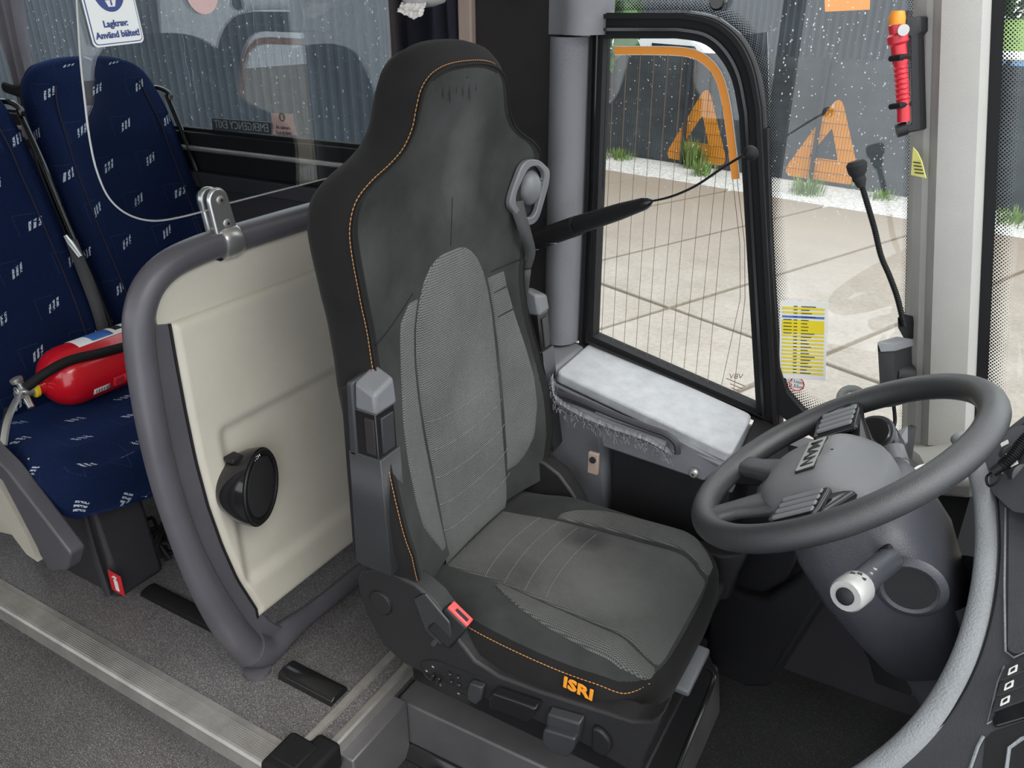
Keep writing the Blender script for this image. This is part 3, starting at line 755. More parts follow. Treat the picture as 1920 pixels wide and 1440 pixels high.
mb = MB(); mb.prism([sh(935, 1284), sh(1018, 1312), sh(1010, 1330), sh(998, 1338), sh(928, 1312), sh(928, 1295)], (0, -.026, 0)); mb.build('adjust_lever', 'gloss_black', shell, bevel=.005, seg=3)
mb = MB(); mb.hexa([sh(1035, 1322), sh(1098, 1340), sh(1094, 1366), sh(1032, 1348)], [v+Vector((0, -.02, 0)) for v in (sh(1035, 1326), sh(1096, 1344), sh(1093, 1366), sh(1032, 1348))])
mb.build('tilt_paddle', 'arm_plastic', shell, bevel=.004, seg=3)
q = rpoly([sh(1034, 1344), sh(1094, 1362), sh(1090, 1382), sh(1078, 1398), sh(1042, 1384), sh(1031, 1366)], .008)
mb = MB(); mb.prism([v+Vector((0, .0, 0)) for v in q], (0, -.034, 0)); mb.build('tilt_paddle', 'arm_plastic', shell, bevel=.004, seg=3)
q = rpoly([sh(1114, 1356), sh(1130, 1362), sh(1148, 1382), sh(1150, 1400), sh(1138, 1412), sh(1113, 1398)], .01)
mb = MB(); mb.prism(q, (0, -.012, 0)); mb.build('round_knob', 'black_plastic', shell, bevel=.004, seg=3)
# ---- front edge below the cushion, release tab, wire handle
fa, fb = sh(1222, 1352), Vector((-.345, 1.60, .285))
a0 = Vector((-.318, 1.0, fa.z-.012)); mb = MB()
mb.hexa([Vector((-.36, 1.02, .235)), Vector((-.322, 1.02, .235)), Vector((-.316, 1.02, .262)), Vector((-.35, 1.02, .272))],
        [Vector((-.36, 1.58, .235)), Vector((-.322, 1.58, .235)), Vector((-.316, 1.58, .262)), Vector((-.35, 1.58, .272))])
mb.build('front_rail', 'seat_plastic', seat, bevel=.006)
mb = MB(); mb.box2((-.335, 1.20, .238), (-.288, 1.34, .256)); mb.build('release_tab', 'arm_cap', seat, bevel=.006, seg=3)
pts = [(-.33, 1.02, .16), (-.285, 1.03, .145), (-.270, 1.06, .140), (-.272, 1.20, .150), (-.275, 1.34, .155), (-.285, 1.37, .165), (-.33, 1.375, .17)]
MB().tube(cr_spline(pts, 5), .0055, 8).build('wire_handle', 'gloss_black', seat)
# suspension base under the seat
mb = MB(); mb.hexa([Vector((-.86, 1.06, .24)), Vector((-.345, 1.06, .24)), Vector((-.345, 1.54, .24)), Vector((-.86, 1.54, .24))], [Vector((-.80, 1.16, .065)), Vector((-.38, 1.16, .065)), Vector((-.38, 1.50, .065)), Vector((-.80, 1.50, .065))])
mb.build('suspension_cover', 'black_plastic', seat, bevel=.02, seg=3)
mb = MB(); mb.box2((-.86, 1.03, .145), (-.34, 1.57, .20)); mb.build('slide_rail', 'gloss_black', seat, bevel=.004)
# ---- belt buckle
u = Vector((.62, -.12, .78)).normalized()
base = P(832, 1186, 'Y', 1.005); tip = P(864, 1150, 'Y', 1.02)
d = (tip-base); L = d.length; d.normalize(); sd = Vector((.83, 0, -.55)); sd = (sd-d*sd.dot(d)).normalized(); th = d.cross(sd)
def bx(org, l0, l1, w, t, n0, mat, par, bev):
    mb = MB(); q0 = [org+d*l0+sd*a*w/2+th*b*t/2 for a, b in ((-1, -1), (1, -1), (1, 1), (-1, 1))]; q1 = [v+d*(l1-l0) for v in q0]
    mb.hexa(q0, q1); return mb.build(n0, mat, par, bevel=bev)
bk = bx(base, -.012, L-.004, .062, .03, 'buckle', 'black_plastic', seat, .005)
bx(base, L-.006, L+.002, .054, .025, 'buckle_button', 'buckle_red', bk, .002)
bx(base+th*.0*0+sd*.004-th*.004, L+.0005, L+.003, .032, .009, 'buckle_slot', 'black_print', bk, 0)
MB().tube([base-d*.045+Vector((0, .01, 0)), base-d*.01], .012, 8, flat=.6).build('buckle_stalk', 'belt_grey', seat)
# ---- belt outlet bezel, cover and webbing on the far shoulder
def bs(px, py, off=.012):
    X = -.88
    for k in range(12):
        p = P(px, py, 'X', X); X = bsurf(min(.33, p.y-SY), p.z)+off
    return p
o4 = [(972, 300), (1000, 296), (1023, 318), (1020, 345), (1000, 415), (978, 425), (945, 385), (950, 360)]
i4 = [(982, 312), (1002, 310), (1013, 325), (1010, 345), (995, 405), (975, 408), (957, 380), (960, 358)]
oo = rpoly([bs(*q, .004) for q in o4], .032, 5); ii = rpoly([bs(*q, .006) for q in i4], .024, 5)
rows = []
for a, b in zip(oo, ii):
    f = Vector((.014, 0, 0)); rows.append([a, a+f, b+f, b])
rows.append(rows[0]); MB().grid(rows, True).build('belt_bezel', 'arm_cap', seat, bevel=.003)
mb = MB(); mb.prism([p-Vector((.004, 0, 0)) for p in ii], (-.01, 0, 0)); mb.build('belt_recess', 'black_print', seat)
c = bs(990, 352, .0); mb = MB(); mb.sphere(c+Vector((-.004, .004, 0)), .040, 12, (.80, .85, 1.05)); mb.build('belt_cover', 'arm_cap', seat)
for k in range(5):
    a = (k-2)*.35; mb = MB(); mb.tube([c+Vector((.021+.001*k, .012+.005*j, .030*math.sin(a)+.0*j)) for j in range(3)], .0012, 5); mb.build('cover_rib', 'arm_cap', seat)
wb = [bs(968, 378, .012), bs(975, 405, .022), bs(986, 440, .030), bs(990, 475, .020)+Vector((0, .01, 0)), P(986, 505, 'Y', 1.60)]
wb = cr_spline(wb, 6); rows = []
for i, p in enumerate(wb):
    t = i/len(wb); wd = Vector((.012+.004*t, .030*(1-.65*t), 0)); rows.append([p-wd*.6, p+wd*.6])
MB().grid(rows).build('belt_webbing', 'belt_grey', seat, solid=.0015)
wb = [P(986, 505, 'Y', 1.60), Vector((-.93, 1.625, .72)), Vector((-.90, 1.61, .52)), P(1022, 912, 'Y', 1.575)]
rows = [[p+Vector((-.02, .0, 0)), p+Vector((.012, .004, 0))] for p in cr_spline(wb, 5)]
MB().grid(rows).build('belt_webbing', 'belt_grey', seat, solid=.0015)
c = P(1022, 915, 'Y', 1.575)
mb = MB(); mb.box(c, (.035, .01, .02), Matrix.Rotation(.4, 3, 'Y')); mb.lathe([(.010, -.006), (.013, 0), (.010, .006)], c+Vector((.012, -.008, .002)), (0, 1, 0), 14); mb.tube([c+Vector((.015, -.005, .004)), c+Vector((.05, .0, -.004))], .005, 8)
mb.build('belt_anchor', 'chrome', seat, bevel=.001)
# ---- armrests folded upright beside the backrest
def armrest(y0, y1, B, T, wB, wT, nm='armrest'):
    """B, T: (x,z) of lower and upper ends of the axis, wB/wT half widths across x; y0 outer face, y1 inner face"""
    ax = Vector((T[0]-B[0], 0, T[1]-B[1])); L = ax.length; ax.normalize(); cr = Vector((ax.z, 0, -ax.x))
    org = Vector((B[0], 0, B[1])); sgn = 1 if y1 > y0 else -1
    def sec(t, hw_, ins=0): 
        c = org+ax*(L*t); return [c-cr*hw_+Vector((0, y0+sgn*ins, 0)), c+cr*hw_+Vector((0, y0+sgn*ins, 0)), c+cr*hw_*.95+Vector((0, y1-sgn*ins, 0)), c-cr*hw_*.95+Vector((0, y1-sgn*ins, 0))]
    def loft(name, st, mat, par, bev):
        mb = MB(); rows = [sec(*s_) for s_ in st]; mb.grid(rows, True); n4 = (len(rows)-1)*4
        mb.f += [(0, 1, 2, 3), (n4, n4+1, n4+2, n4+3)]; mb.mi += [0, 0]; return mb.build(name, mat, par, bevel=bev, seg=3)
    w_ = lambda t: wB+(wT-wB)*t
    a = loft(nm, [(0, w_(0)*.8, .008), (.03, w_(.03), .0), (.35, w_(.35), 0), (.62, w_(.62), 0), (.625, w_(.62), 0)], 'arm_plastic', seat, .007)
    loft('grip', [(.60, w_(.6)*.88, .003), (.62, w_(.62)*.88, .003), (.84, w_(.84)*.9, .003)], 'gloss_black', a, .004)
    c0 = org+ax*(L*.64); c1 = org+ax*(L*.81); wm = w_(.72)*.9
    q = [c0+cr*wm*.15, c0+cr*wm*.82, c1+cr*wm*.82, c1+cr*wm*.15]
    MB().prism([v+Vector((0, y0+sgn*.005, 0)) for v in q], (0, -sgn*.0045, 0)).build('grip_inlay', 'board_brown', a, bevel=.0015)
    q = [c0+cr*wm+Vector((0, y0+sgn*.014, 0)), c0+cr*wm+Vector((0, y1-sgn*.014, 0)), c1+cr*wm+Vector((0, y1-sgn*.014, 0)), c1+cr*wm+Vector((0, y0+sgn*.014, 0))]
    MB().prism([v-cr*.002 for v in q], tuple(cr*.0045)).build('grip_inlay', 'arm_plastic', a, bevel=.0015)
    def at_(t, k, y): return org+ax*(L*t)+cr*(w_(t)*k)+Vector((0, y, 0))
    MB().hexa([at_(.835, -.45, y0+sgn*.001), at_(.835, 1.0, y0), at_(.835, 1.0, y1), at_(.835, -.45, y1)], [at_(.962, -.42, y0+sgn*.004), at_(.925, .95, y0+sgn*.002), at_(.955, .90, y1), at_(1.0, -.40, y1)]).build('end_cap', 'arm_cap', a, bevel=.007, seg=3)
    MB().hexa([at_(.60, -1.0, y0), at_(.60, -.42, y0), at_(.60, -.42, y1), at_(.60, -1.0, y1)], [at_(.955, -.9, y0), at_(.962, -.42, y0), at_(.985, -.42, y1), at_(.97, -.9, y1)]).build('arm_spine', 'arm_plastic', a, bevel=.006, seg=3)
    # slim bracket strip on the rear edge
    mb = MB(); q = [org+ax*(L*.02)-cr*(w_(.0)+.0), org+ax*(L*.93)-cr*(w_(.93)), org+ax*(L*.90)-cr*(w_(.9)+.022), org+ax*(L*.04)-cr*(w_(0)+.018)]
    mb.prism([v+Vector((0, y0+sgn*.012, 0)) for v in q], (0, sgn*.04, 0)); mb.build('arm_bracket', 'black_plastic', a, bevel=.004)
    return a
pB, pT = P(700, 1072, 'Y', .975), P(668, 702, 'Y', .975)
armrest(.972, 1.035, (pB.x+.004, pB.z), (pT.x+.006, pT.z), .046, .034)
pT2, pB2 = P(1006, 526, 'Y', 1.685), P(1040, 800, 'Y', 1.685)
armrest(1.685, 1.63, (pB2.x-.01, pB2.z-.05), (pT2.x, pT2.z), .040, .030)
# ================================================================== FLOOR TRIM
def extr(prof, a, b, axis):
    """profile [(side, z)] swept from a to b along axis X or Y"""
    f = (lambda s, z, t: Vector((t, s, z))) if axis == 'X' else (lambda s, z, t: Vector((s, t, z)))
    mb = MB(); mb.hexa([f(s, z, a) for s, z in prof], [f(s, z, b) for s, z in prof]); return mb
pr = [(.765, -.032), (.772, -.002), (.777, .003)]
for k in range(9): pr += [(.781+k*.0052, .0045), (.7824+k*.0052, .0065), (.7846+k*.0052, .0065), (.7858+k*.0052, .0045)]
pr += [(.842, .005), (.846, -.001), (.800, -.006), (.775, -.034)]
tag(extr(pr, -4.55, -1.06, 'X').build('step_nosing', 'alu', smooth=False), 'long ribbed aluminium step edge running along the aisle', 'step edge')
def shortstrip(x0, x1, lab, y0):
    pr = [(x0, .0), (x0+.002, .005)]
    n = 3
    for k in range(n): s = x0+.004+k*(x1-x0-.008)/n; pr += [(s, .005), (s+.001, .0062), (s+.0035, .0062), (s+.0045, .005)]
    pr += [(x1-.002, .005), (x1, .0), (x1, -.004), (x0, -.004)]
    tag(extr(pr, y0, 1.62, 'Y').build('step_nosing', 'alu', smooth=False), lab, 'step edge')
shortstrip(-1.058, -1.034, 'narrow aluminium strip across the platform, the one nearer the speaker panel', .865)
pr = [(-1.002, .004), (-.996, .007), (-.982, .007), (-.977, .002), (-.977, -.030), (-.983, -.034), (-.984, -.004), (-1.002, -.002)]
tag(extr(pr, .875, 1.62, 'Y').build('step_nosing', 'alu', smooth=False), 'narrow aluminium edge strip beside the driver seat box', 'step edge')
cp = thing('corner_cap', 'worn black rubber cap on the corner of the platform edge', 'cap', (-1.02, .82, 0))
q = [(-1.085, .765), (-.99, .765), (-.962, .79), (-.962, .895), (-1.028, .895), (-1.028, .868), (-1.085, .868)]
MB().hexa([Vector((x, y, -.05)) for x, y in q], [Vector((x, y, .022)) for x, y in q]).build('cap_body', 'rubber_black', cp, bevel=.012, seg=3)
MB().box2((-1.075, .788, .02), (-1.0, .86, .027)).build('cap_top', 'rubber_black', cp, bevel=.006, seg=2)
pr = [(.972, .0), (.976, .014), (.99, .020), (1.015, .020), (1.03, .014), (1.034, 0)]
tag(extr(pr, -1.24, -1.065, 'X').build('cable_cover', 'gloss_black', bevel=.002), 'short black cable ramp on the floor in front of the speaker panel', 'cable cover')
pr = [(1.0, .0), (1.004, .012), (1.016, .016), (1.04, .016), (1.05, .012), (1.056, 0)]
tag(extr(pr, -1.80, -1.38, 'X').build('cable_cover', 'rubber_black', bevel=.002), 'black cable ramp on the floor between the seat leg and the speaker panel', 'cable cover')
# ---- driver's platform box
bxr = thing('seat_platform', 'grey sheet metal box carrying the driver seat', 'platform', (-.7, 1.3, -.21))
mb = MB(); mb.hexa([Vector((-.975, 1.105, -.205)), Vector((-.30, 1.12, -.205)), Vector((-.30, 1.62, -.205)), Vector((-.975, 1.62, -.205))], [Vector((-.975, 1.102, -.045)), Vector((-.32, 1.12, -.045)), Vector((-.32, 1.62, -.045)), Vector((-.975, 1.62, -.045))])
mb.build('box_body', 'steel_box', bxr, bevel=.006)
MB().hexa([Vector((-.975, 1.100, -.21)), Vector((-.30, 1.118, -.21)), Vector((-.30, 1.09, -.21)), Vector((-.975, 1.075, -.21))], [Vector((-.975, 1.103, -.175)), Vector((-.30, 1.119, -.175)), Vector((-.30, 1.112, -.178)), Vector((-.975, 1.096, -.178))]).build('foot_strip', 'gloss_black', bxr, bevel=.003)
MB().hexa([Vector((-.92, 1.20, -.045)), Vector((-.31, 1.17, -.045)), Vector((-.31, 1.58, -.045)), Vector((-.92, 1.58, -.045))], [Vector((-.86, 1.17, .065)), Vector((-.34, 1.12, .065)), Vector((-.34, 1.54, .065)), Vector((-.86, 1.54, .065))]).build('top_plate', 'seat_plastic', bxr, bevel=.004)
MB().box2((-.982, .90, -.21), (-.94, 1.10, -.03)).build('end_plate', 'steel_box', bxr, bevel=.004)

# ================================================================== PARTITION BEHIND THE DRIVER
PX = -1.30
def pp(px, py, x=PX): return P(px, py, 'X', x)
part = thing('partition', 'cream partition panel in a grey tubular frame behind the driver seat', 'partition', (PX, 1.2, 0))
top = [Vector((PX, 1.84, 1.072)), Vector((PX, 1.5, 1.070)), pp(590, 402), pp(440, 447)]
bend = [pp(440, 447), pp(370, 470), pp(315, 498), pp(280, 535), pp(263, 580), pp(260, 625)]
down = [pp(260, 625), pp(268, 700), pp(283, 790), pp(303, 880), pp(327, 960), pp(357, 1040), pp(393, 1115), pp(432, 1178), pp(470, 1222)]
path = cr_spline(top+bend[1:]+down[1:], 5)
path = [p.copy() for p in path]
for p in path: p.z = max(p.z, .03)
rs = [.0285+.010*smooth(.55, .12, p.z) for p in path]
MB().tube(path, rs, 18).build('tube_frame', 'tube_grey', part, angle=60)
ft = path[-1]
foot = [ft+Vector((0, .0, .012)), pp(500, 1222), pp(545, 1188), pp(600, 1142), pp(660, 1092), Vector((PX, 1.6, .035)), Vector((PX, 1.84, .035))]
foot[1].z = foot[2].z = .046; foot[3].z = .04; foot[4].z = .036
MB().tube(cr_spline(foot, 5), [.042]*4+[.041, .04, .037, .034, .031]+[.026]*22, 16).build('foot_rail', 'tube_grey', part, angle=60) if False else None
fp = cr_spline(foot, 5); MB().tube(fp, [.043-.018*smooth(0, .22, p.y-ft.y) for p in fp], 16).build('foot_rail', 'tube_grey', part, angle=60)
MB().lathe([(.03, 0), (.034, .002), (.034, .014), (.028, .016)], (PX, ft.y+.01, -.001), (0, 0, 1), 20).build('foot_plate', 'tube_grey', part)
# flat inner flange of the frame
lf = [pp(262, 610), pp(275, 700), pp(292, 790), pp(312, 880), pp(338, 960), pp(370, 1040), pp(410, 1115), pp(450, 1180), pp(490, 1215)]
rf = [pp(318, 606), pp(335, 700), pp(352, 790), pp(372, 880), pp(398, 960), pp(428, 1040), pp(462, 1105), pp(500, 1160), pp(545, 1180)]
rows = [[a+Vector((-.008, 0, 0)), a+Vector((.010, 0, 0)), b+Vector((.010, 0, 0)), b+Vector((-.008, 0, 0))] for a, b in zip(cr_spline(lf, 4), cr_spline(rf, 4))]
mb = MB(); mb.grid(rows, True); mb.f += [(0, 1, 2, 3)]; mb.mi += [0]; mb.build('frame_flange', 'tube_grey', part, bevel=.004)
# main cream panel with a shallow recess low down
LB = [pp(313, 606), pp(326, 680), pp(343, 770), pp(362, 860), pp(385, 945), pp(412, 1020), pp(440, 1082), pp(476, 1138)]
lbz = sorted([(p.z, p.y) for p in LB]); ztop = .952; zbot = .165
def lby(z): return interp(z, [a for a, b in lbz], [b for a, b in lbz])
rows = []
NZ = 90; NYY = 90
def pdepth(y, z):
    # raised border, recess starts right of ~0.95 and below z 0.70 down to 0.30
    a = smooth(.955, .985, y)*smooth(.705, .675, z)
    b = smooth(.262, .30, z-.0) if z < .5 else 1
    e = -.012*a*b
    dl = min(y-lby(z), ztop-z, z-zbot); e -= .010*(1-smooth(0, .012, dl))
    return e
for i in range(NZ+1):
    z = zbot+(ztop-zbot)*i/NZ; y0 = lby(z)
    rows.append([(PX+.020+pdepth(y0+(1.84-y0)*(j/NYY)**1.3, z), y0+(1.84-y0)*(j/NYY)**1.3, z) for j in range(NYY+1)])
mb = MB(); mb.grid(rows)
rb = [[r[0], (PX-.01, r[0][1], r[0][2])] for r in rows]; mb.grid(rb)
mb.grid([[p for p in rows[-1]], [(PX-.01, p[1], p[2]) for p in rows[-1]]]); mb.grid([[p for p in rows[0]], [(PX-.01, p[1], p[2]) for p in rows[0]]])
mb.build('main_panel', 'cream_panel', part, angle=60)
MB().tube([Vector((PX+.012, lby(zbot+(ztop-zbot)*k/30)-.003, zbot+(ztop-zbot)*k/30)) for k in range(31)], .003, 6).build('panel_gasket', 'rubber_black', part)
# flat upper panel
up_ = rpoly([Vector((PX, lby(.95)-.025, .925)), pp(288, 575), pp(300, 520), pp(385, 480), Vector((PX, 1.84, 1.045)), Vector((PX, 1.84, .925))], [0, .02, .05, .02, 0, 0])
MB().prism([p+Vector((-.008, 0, 0)) for p in up_], (.012, 0, 0)).build('upper_panel', 'cream_panel', part, bevel=.002)
MB().tube([p+Vector((.004, 0, 0)) for p in [pp(286, 592), pp(290, 560), pp(303, 522), pp(340, 497), pp(388, 480), pp(410, 486), pp(440, 470), pp(590, 422)]], .004, 6).build('panel_gasket', 'rubber_black', part)
for a in ((330, 484),): c = pp(*a); MB().lathe([(.003, 0), (.004, .001), (.004, .004)], c+Vector((.0, 0, .0)), (1, -.4, .4), 10).build('rivet', 'chrome', part)
# ---- loudspeaker on the panel
spc = pp(432, 922, PX+.01)
sp = thing('loudspeaker', 'round black loudspeaker mounted on the cream panel', 'loudspeaker', tuple(spc))
axs = Vector((1, .42, .02)).normalized(); c0 = Vector((PX+.008, spc.y+.012, spc.z+.01))
MB().lathe([(.060, -.01), (.074, .012), (.084, .035), (.088, .055), (.088, .064), (.085, .066)], c0, axs, 36).build('housing', 'gloss_black', sp)
MB().lathe([(.070, .062), (.076, .069), (.083, .069), (.086, .064)], c0, axs, 36).build('rim', 'black_plastic', sp)
MB().lathe([(.0005, .0705), (.04, .0700), (.066, .0675), (.069, .064)], c0, axs, 32).build('grille', 'black_cloth', sp)
tp = c0+axs*.0705+Vector((0, -.012, .078*.985)); text_mesh('lettering', 'BOSCH', .0105, 'white_print', tp+Vector((0, .0, -.002)), (0, .96, .28), (0, -.28, .96), sp, .0004)
MB().lathe([(.0035, .0), (.0035, .0006)], tp+Vector((0, -.026, -.011)), axs, 12).build('logo_ring', 'white_print', sp)
MB().box(c0+axs*.03+Vector((0, -.02, .082)), (.03, .03, .012)).build('bracket_slot', 'black_plastic', sp, bevel=.003)
# ---- glass shield above the partition, painted edge highlight, with clamp and stickers
gs = thing('glass_shield', 'clear glass screen with rounded corner clamped above the partition', 'glass screen', (PX, 1.3, 1.1))
gl = [pp(140, -60), pp(150, 100), pp(158, 180), pp(168, 260), pp(182, 322), pp(205, 372), pp(240, 402), pp(285, 414), pp(335, 408), pp(400, 391), pp(430, 381), pp(600, 338)]
gl = cr_spline(gl, 5)
zt = 2.04
poly = [Vector((PX, gl[0].y-.005, zt))]+gl+[Vector((PX, 1.83, gl[-1].z+.004)), Vector((PX, 1.83, zt))]
MB().prism([p+Vector((-.003, 0, 0)) for p in poly], (.006, 0, 0)).build('glass_pane', 'shield_glass', gs, smooth=False)
MB().tube([poly[0]]+gl+[Vector((PX, 1.83, gl[-1].z+.004))], .0017, 8).build('edge_highlight', 'lens_grey', gs)  # light grey tube paints in the bright highlight along the glass edge
cl = thing('glass_clamp', 'polished metal clamp holding the glass screen on the grey tube', 'clamp', tuple(pp(415, 450)))
a = pp(400, 374); b = pp(422, 452)
ax = (a-b).normalized(); sd = Vector((0, ax.z, -ax.y))
def capsule(c0_, c1_, r0, r1, x0, x1):
    pts = []
    for k in range(13): an = math.pi*k/12; pts.append(c0_+(sd*math.cos(an)+ax*math.sin(an))*r0)
    for k in range(13): an = math.pi+math.pi*k/12; pts.append(c1_+(sd*math.cos(an)+ax*math.sin(an))*r1)
    mb = MB(); mb.prism([p+Vector((x0, 0, 0)) for p in pts], (x1-x0, 0, 0)); return mb
capsule(a, b, .024, .027, .006, .017).build('front_plate', 'chrome', cl, bevel=.004, seg=3)
capsule(a, b, .024, .027, -.019, -.006).build('rear_plate', 'chrome', cl, bevel=.004, seg=3)
cc = pp(424, 452); tdir = (pp(480, 436)-pp(400, 462)).normalized()
MB().tube([cc-tdir*.022, cc-tdir*.016, cc+tdir*.016, cc+tdir*.022], [.0325, .035, .035, .0325], 20).build('saddle', 'chrome', cl)
for c in (a+Vector((.017, .003, .0)), a*.45+b*.55+Vector((.017, .004, 0))):
    o = MB().lathe([(.0085, -.001), (.0085, .002), (.006, .0032)], c, (1, 0, 0), 16).build('screw', 'alu', cl)
    MB().lathe([(.0035, .0), (.0035, .0006)], c+Vector((.003, 0, 0)), (1, 0, 0), 6).build('screw_socket', 'black_print', o)
# sign: seat belts are compulsory
def quadpx(pts, x, th): return [P(px, py, 'X', x) for px, py in pts]
sg = thing('belt_sign', 'white seat belt sign with blue pictogram stuck on the glass screen', 'sign', tuple(pp(215, 40)))
bl, br = P(176, 90, 'X', PX+.006), P(271, 79, 'X', PX+.006)
R_ = (br-bl); wS = R_.length; R_.normalize(); U_ = Vector((0, -.0, 1)); U_ = (U_-R_*U_.dot(R_)).normalized()
hS = wS*1.36
def S2(u, v, dx=0): return bl+R_*(u*wS)+U_*(v*wS)+Vector((dx, 0, 0))
def signpoly(pts, mat, dx, par=sg, th=.0006, nm='print'): return MB().prism([S2(u, v, dx) for u, v in pts], (th, 0, 0)).build(nm, mat, par, smooth=False)
def rrect(u0, v0, u1, v1, r, n=5):
    out_ = []
    for cu, cv, a0 in ((u1-r, v1-r, 0), (u0+r, v1-r, 90), (u0+r, v0+r, 180), (u1-r, v0+r, 270)):
        for k in range(n+1): an = math.radians(a0+90*k/n); out_.append((cu+r*math.cos(an), cv+r*math.sin(an)))
    return out_
signpoly(rrect(0, 0, 1, 1.42, .09), 'white_print', 0, nm='sign_plate')
signpoly(rrect(.03, .03, .97, 1.39, .075), 'navy_print', .0008); signpoly(rrect(.045, .045, .955, 1.375, .065), 'white_print', .0015)
signpoly([(.5+.30*math.cos(k*math.pi/18), .88+.36*math.sin(k*math.pi/18)) for k in range(36)], 'navy_print', .0023)
fig = [(.33, .74), (.40, .98), (.47, 1.06), (.53, 1.06), (.60, .98), (.67, .74), (.62, .74), (.56, .60), (.44, .60), (.38, .74)]
signpoly(fig, 'white_print', .003)
signpoly([(.5+.065*math.cos(k*math.pi/9), 1.13+.07*math.sin(k*math.pi/9)) for k in range(18)], 'white_print', .003)
signpoly([(.40, .80), (.435, .79), (.60, 1.0), (.575, 1.02)], 'navy_print', .0037); signpoly([(.36, .74), (.64, .74), (.62, .70), (.38, .70)], 'navy_print', .0037)
signpoly([(.485, .62), (.515, .62), (.51, .70), (.49, .70)], 'navy_print', .0037)
text_mesh('lettering', 'Lagkrav:', .145*wS, 'navy_print', S2(.5, .34, .003), R_, U_, sg, .0005, bold=.0004)
text_mesh('lettering', 'Använd bältet!', .145*wS, 'navy_print', S2(.5, .17, .003), R_, U_, sg, .0005, bold=.0004)
rs_ = MB().lathe([(.001, 0), (.036, 0), (.036, .0006), (.001, .0007)], P(378, -14, 'X', PX+.004), (1, 0, 0), 28)
tag(rs_.build('round_sticker', 'pink_print'), 'round pale pink sticker at the top of the glass screen', 'sticker')
# stickers on the passenger window
YW = WY+.0265
wa, wb_ = P(396, 236, 'Y', YW), P(512, 242, 'Y', YW)
ex = thing('exit_sticker', 'narrow emergency exit sticker on the passenger window, lettering seen reversed', 'sticker', tuple((wa+wb_)/2))
q = [P(395, 221, 'Y', YW), P(512, 230, 'Y', YW), P(512, 253, 'Y', YW), P(397, 243, 'Y', YW)]
MB().prism(q, (0, -.0006, 0)).build('sticker_base', 'grey_print', ex, smooth=False)
qi = [a_*.9+sum(q, Vector())/4*.1 for a_ in q]
cm = sum(q, Vector())/4+Vector((0, -.0016, 0)); rr = (q[0]-q[1]).normalized()
MB().prism([p.lerp(sum(q, Vector())/4, .04)+Vector((0, -.0007, 0)) for p in q], (0, -.0004, 0)).build('sticker_face', 'dark_wall', ex, smooth=False)
text_mesh('lettering', 'EMERGENCY EXIT', .036, 'grey_print', cm, rr, (0, 0, 1), ex, .0005, stretch=(q[0]-q[1]).length*.92/.305)
q = [P(508, 212, 'Y', YW), P(548, 214, 'Y', YW), P(557, 254, 'Y', YW), P(512, 252, 'Y', YW)]
es = thing('belt_notice', 'small square notice with a black pictogram beside the exit sticker', 'sticker', tuple(sum(q, Vector())/4))
MB().prism(q, (0, -.0006, 0)).build('sticker_base', 'pink_print', es, smooth=False)
cm = sum(q, Vector())/4+Vector((0, -.0016, 0)); rr = (q[1]-q[0]).normalized(); L = (q[1]-q[0]).length
MB().lathe([(.001, 0), (.0135, 0), (.0135, .0006)], cm+Vector((0, .0, .022)), (0, -1, 0), 18).build('pictogram', 'black_print', es)
MB().prism([cm+Vector((dx, -.001, .022+dz)) for dx, dz in ((-.004, -.009), (.004, -.009), (.002, .006), (-.002, .006))], (0, -.0006, 0)).build('pictogram', 'pink_print', es)
text_mesh('lettering', 'Åk säkrare.', .014, 'black_print', cm+Vector((0, 0, -.010)), rr, (0, 0, 1), es, .0004, stretch=L*.8/.074)
text_mesh('lettering', 'Ta på dig bältet.', .014, 'black_print', cm+Vector((0, 0, -.026)), rr, (0, 0, 1), es, .0004, stretch=L*.9/.108)
# ---- reading lamp with torn tissue, top centre
lc = P(795, -6, 'Y', 1.60)
lm = thing('reading_lamp', 'small grey lamp with torn white tissue hanging above the driver headrest', 'lamp', tuple(lc))
MB().lathe([(.056, .03), (.057, .012), (.054, .0), (.045, -.012), (.02, -.02), (.001, -.022)], lc, (0, 0, 1), 28).build('lamp_body', 'lens_grey', lm)
MB().lathe([(.058, .009), (.060, .013), (.058, .017)], lc, (0, 0, 1), 28).build('lamp_ring', 'chrome', lm)
rows = []
for i in range(9):
    row = []
    for j in range(15):
        x = (j-7)/7*.034; z = -.012-.0042*i*(1-.45*abs(j-9)/8) + .004*mnoise.noise((j*.9, i*.7, 1.3))
        row.append(lc+Vector((x, -.040+.010*mnoise.noise((j*.8, i*.9, 4))-.002*i, z)))
    rows.append(row)
MB().grid(rows).build('torn_tissue', 'paper_white', lm, solid=.001)
# ================================================================== PASSENGER SEATS
BOUT = [(.195, .44), (.205, .50), (.215, .60), (.222, .75), (.224, .90), (.222, 1.05), (.216, 1.16), (.203, 1.25), (.182, 1.305), (.148, 1.335), (.10, 1.350), (.05, 1.356), (0, 1.357)]
bo_ = [(p.x, p.y) for p in cr_spline([(a, b, 0) for a, b in BOUT], 4)]
COUT = [(.205, -2.30), (.212, -2.15), (.218, -1.98), (.218, -1.87), (.205, -1.82), (.17, -1.795), (.10, -1.785), (.05, -1.782), (0, -1.781)]
co_ = [(p.x, p.y) for p in cr_spline([(a, b, 0) for a, b in COUT], 4)]
def pfront(w, z, hw):
    x = interp(z, [.40, .55, .70, .90, 1.10, 1.27, 1.40], [-2.19, -2.21, -2.25, -2.315, -2.375, -2.415, -2.44])
    u = abs(w)/.224
    x += .030*math.exp(-((u-.86)/.17)**2)*smooth(.45, .6, z)*smooth(1.34, 1.1, z) + .018*smooth(1.06, 1.16, z)*smooth(1.36, 1.3, z)*smooth(.95, .55, u)
    return x
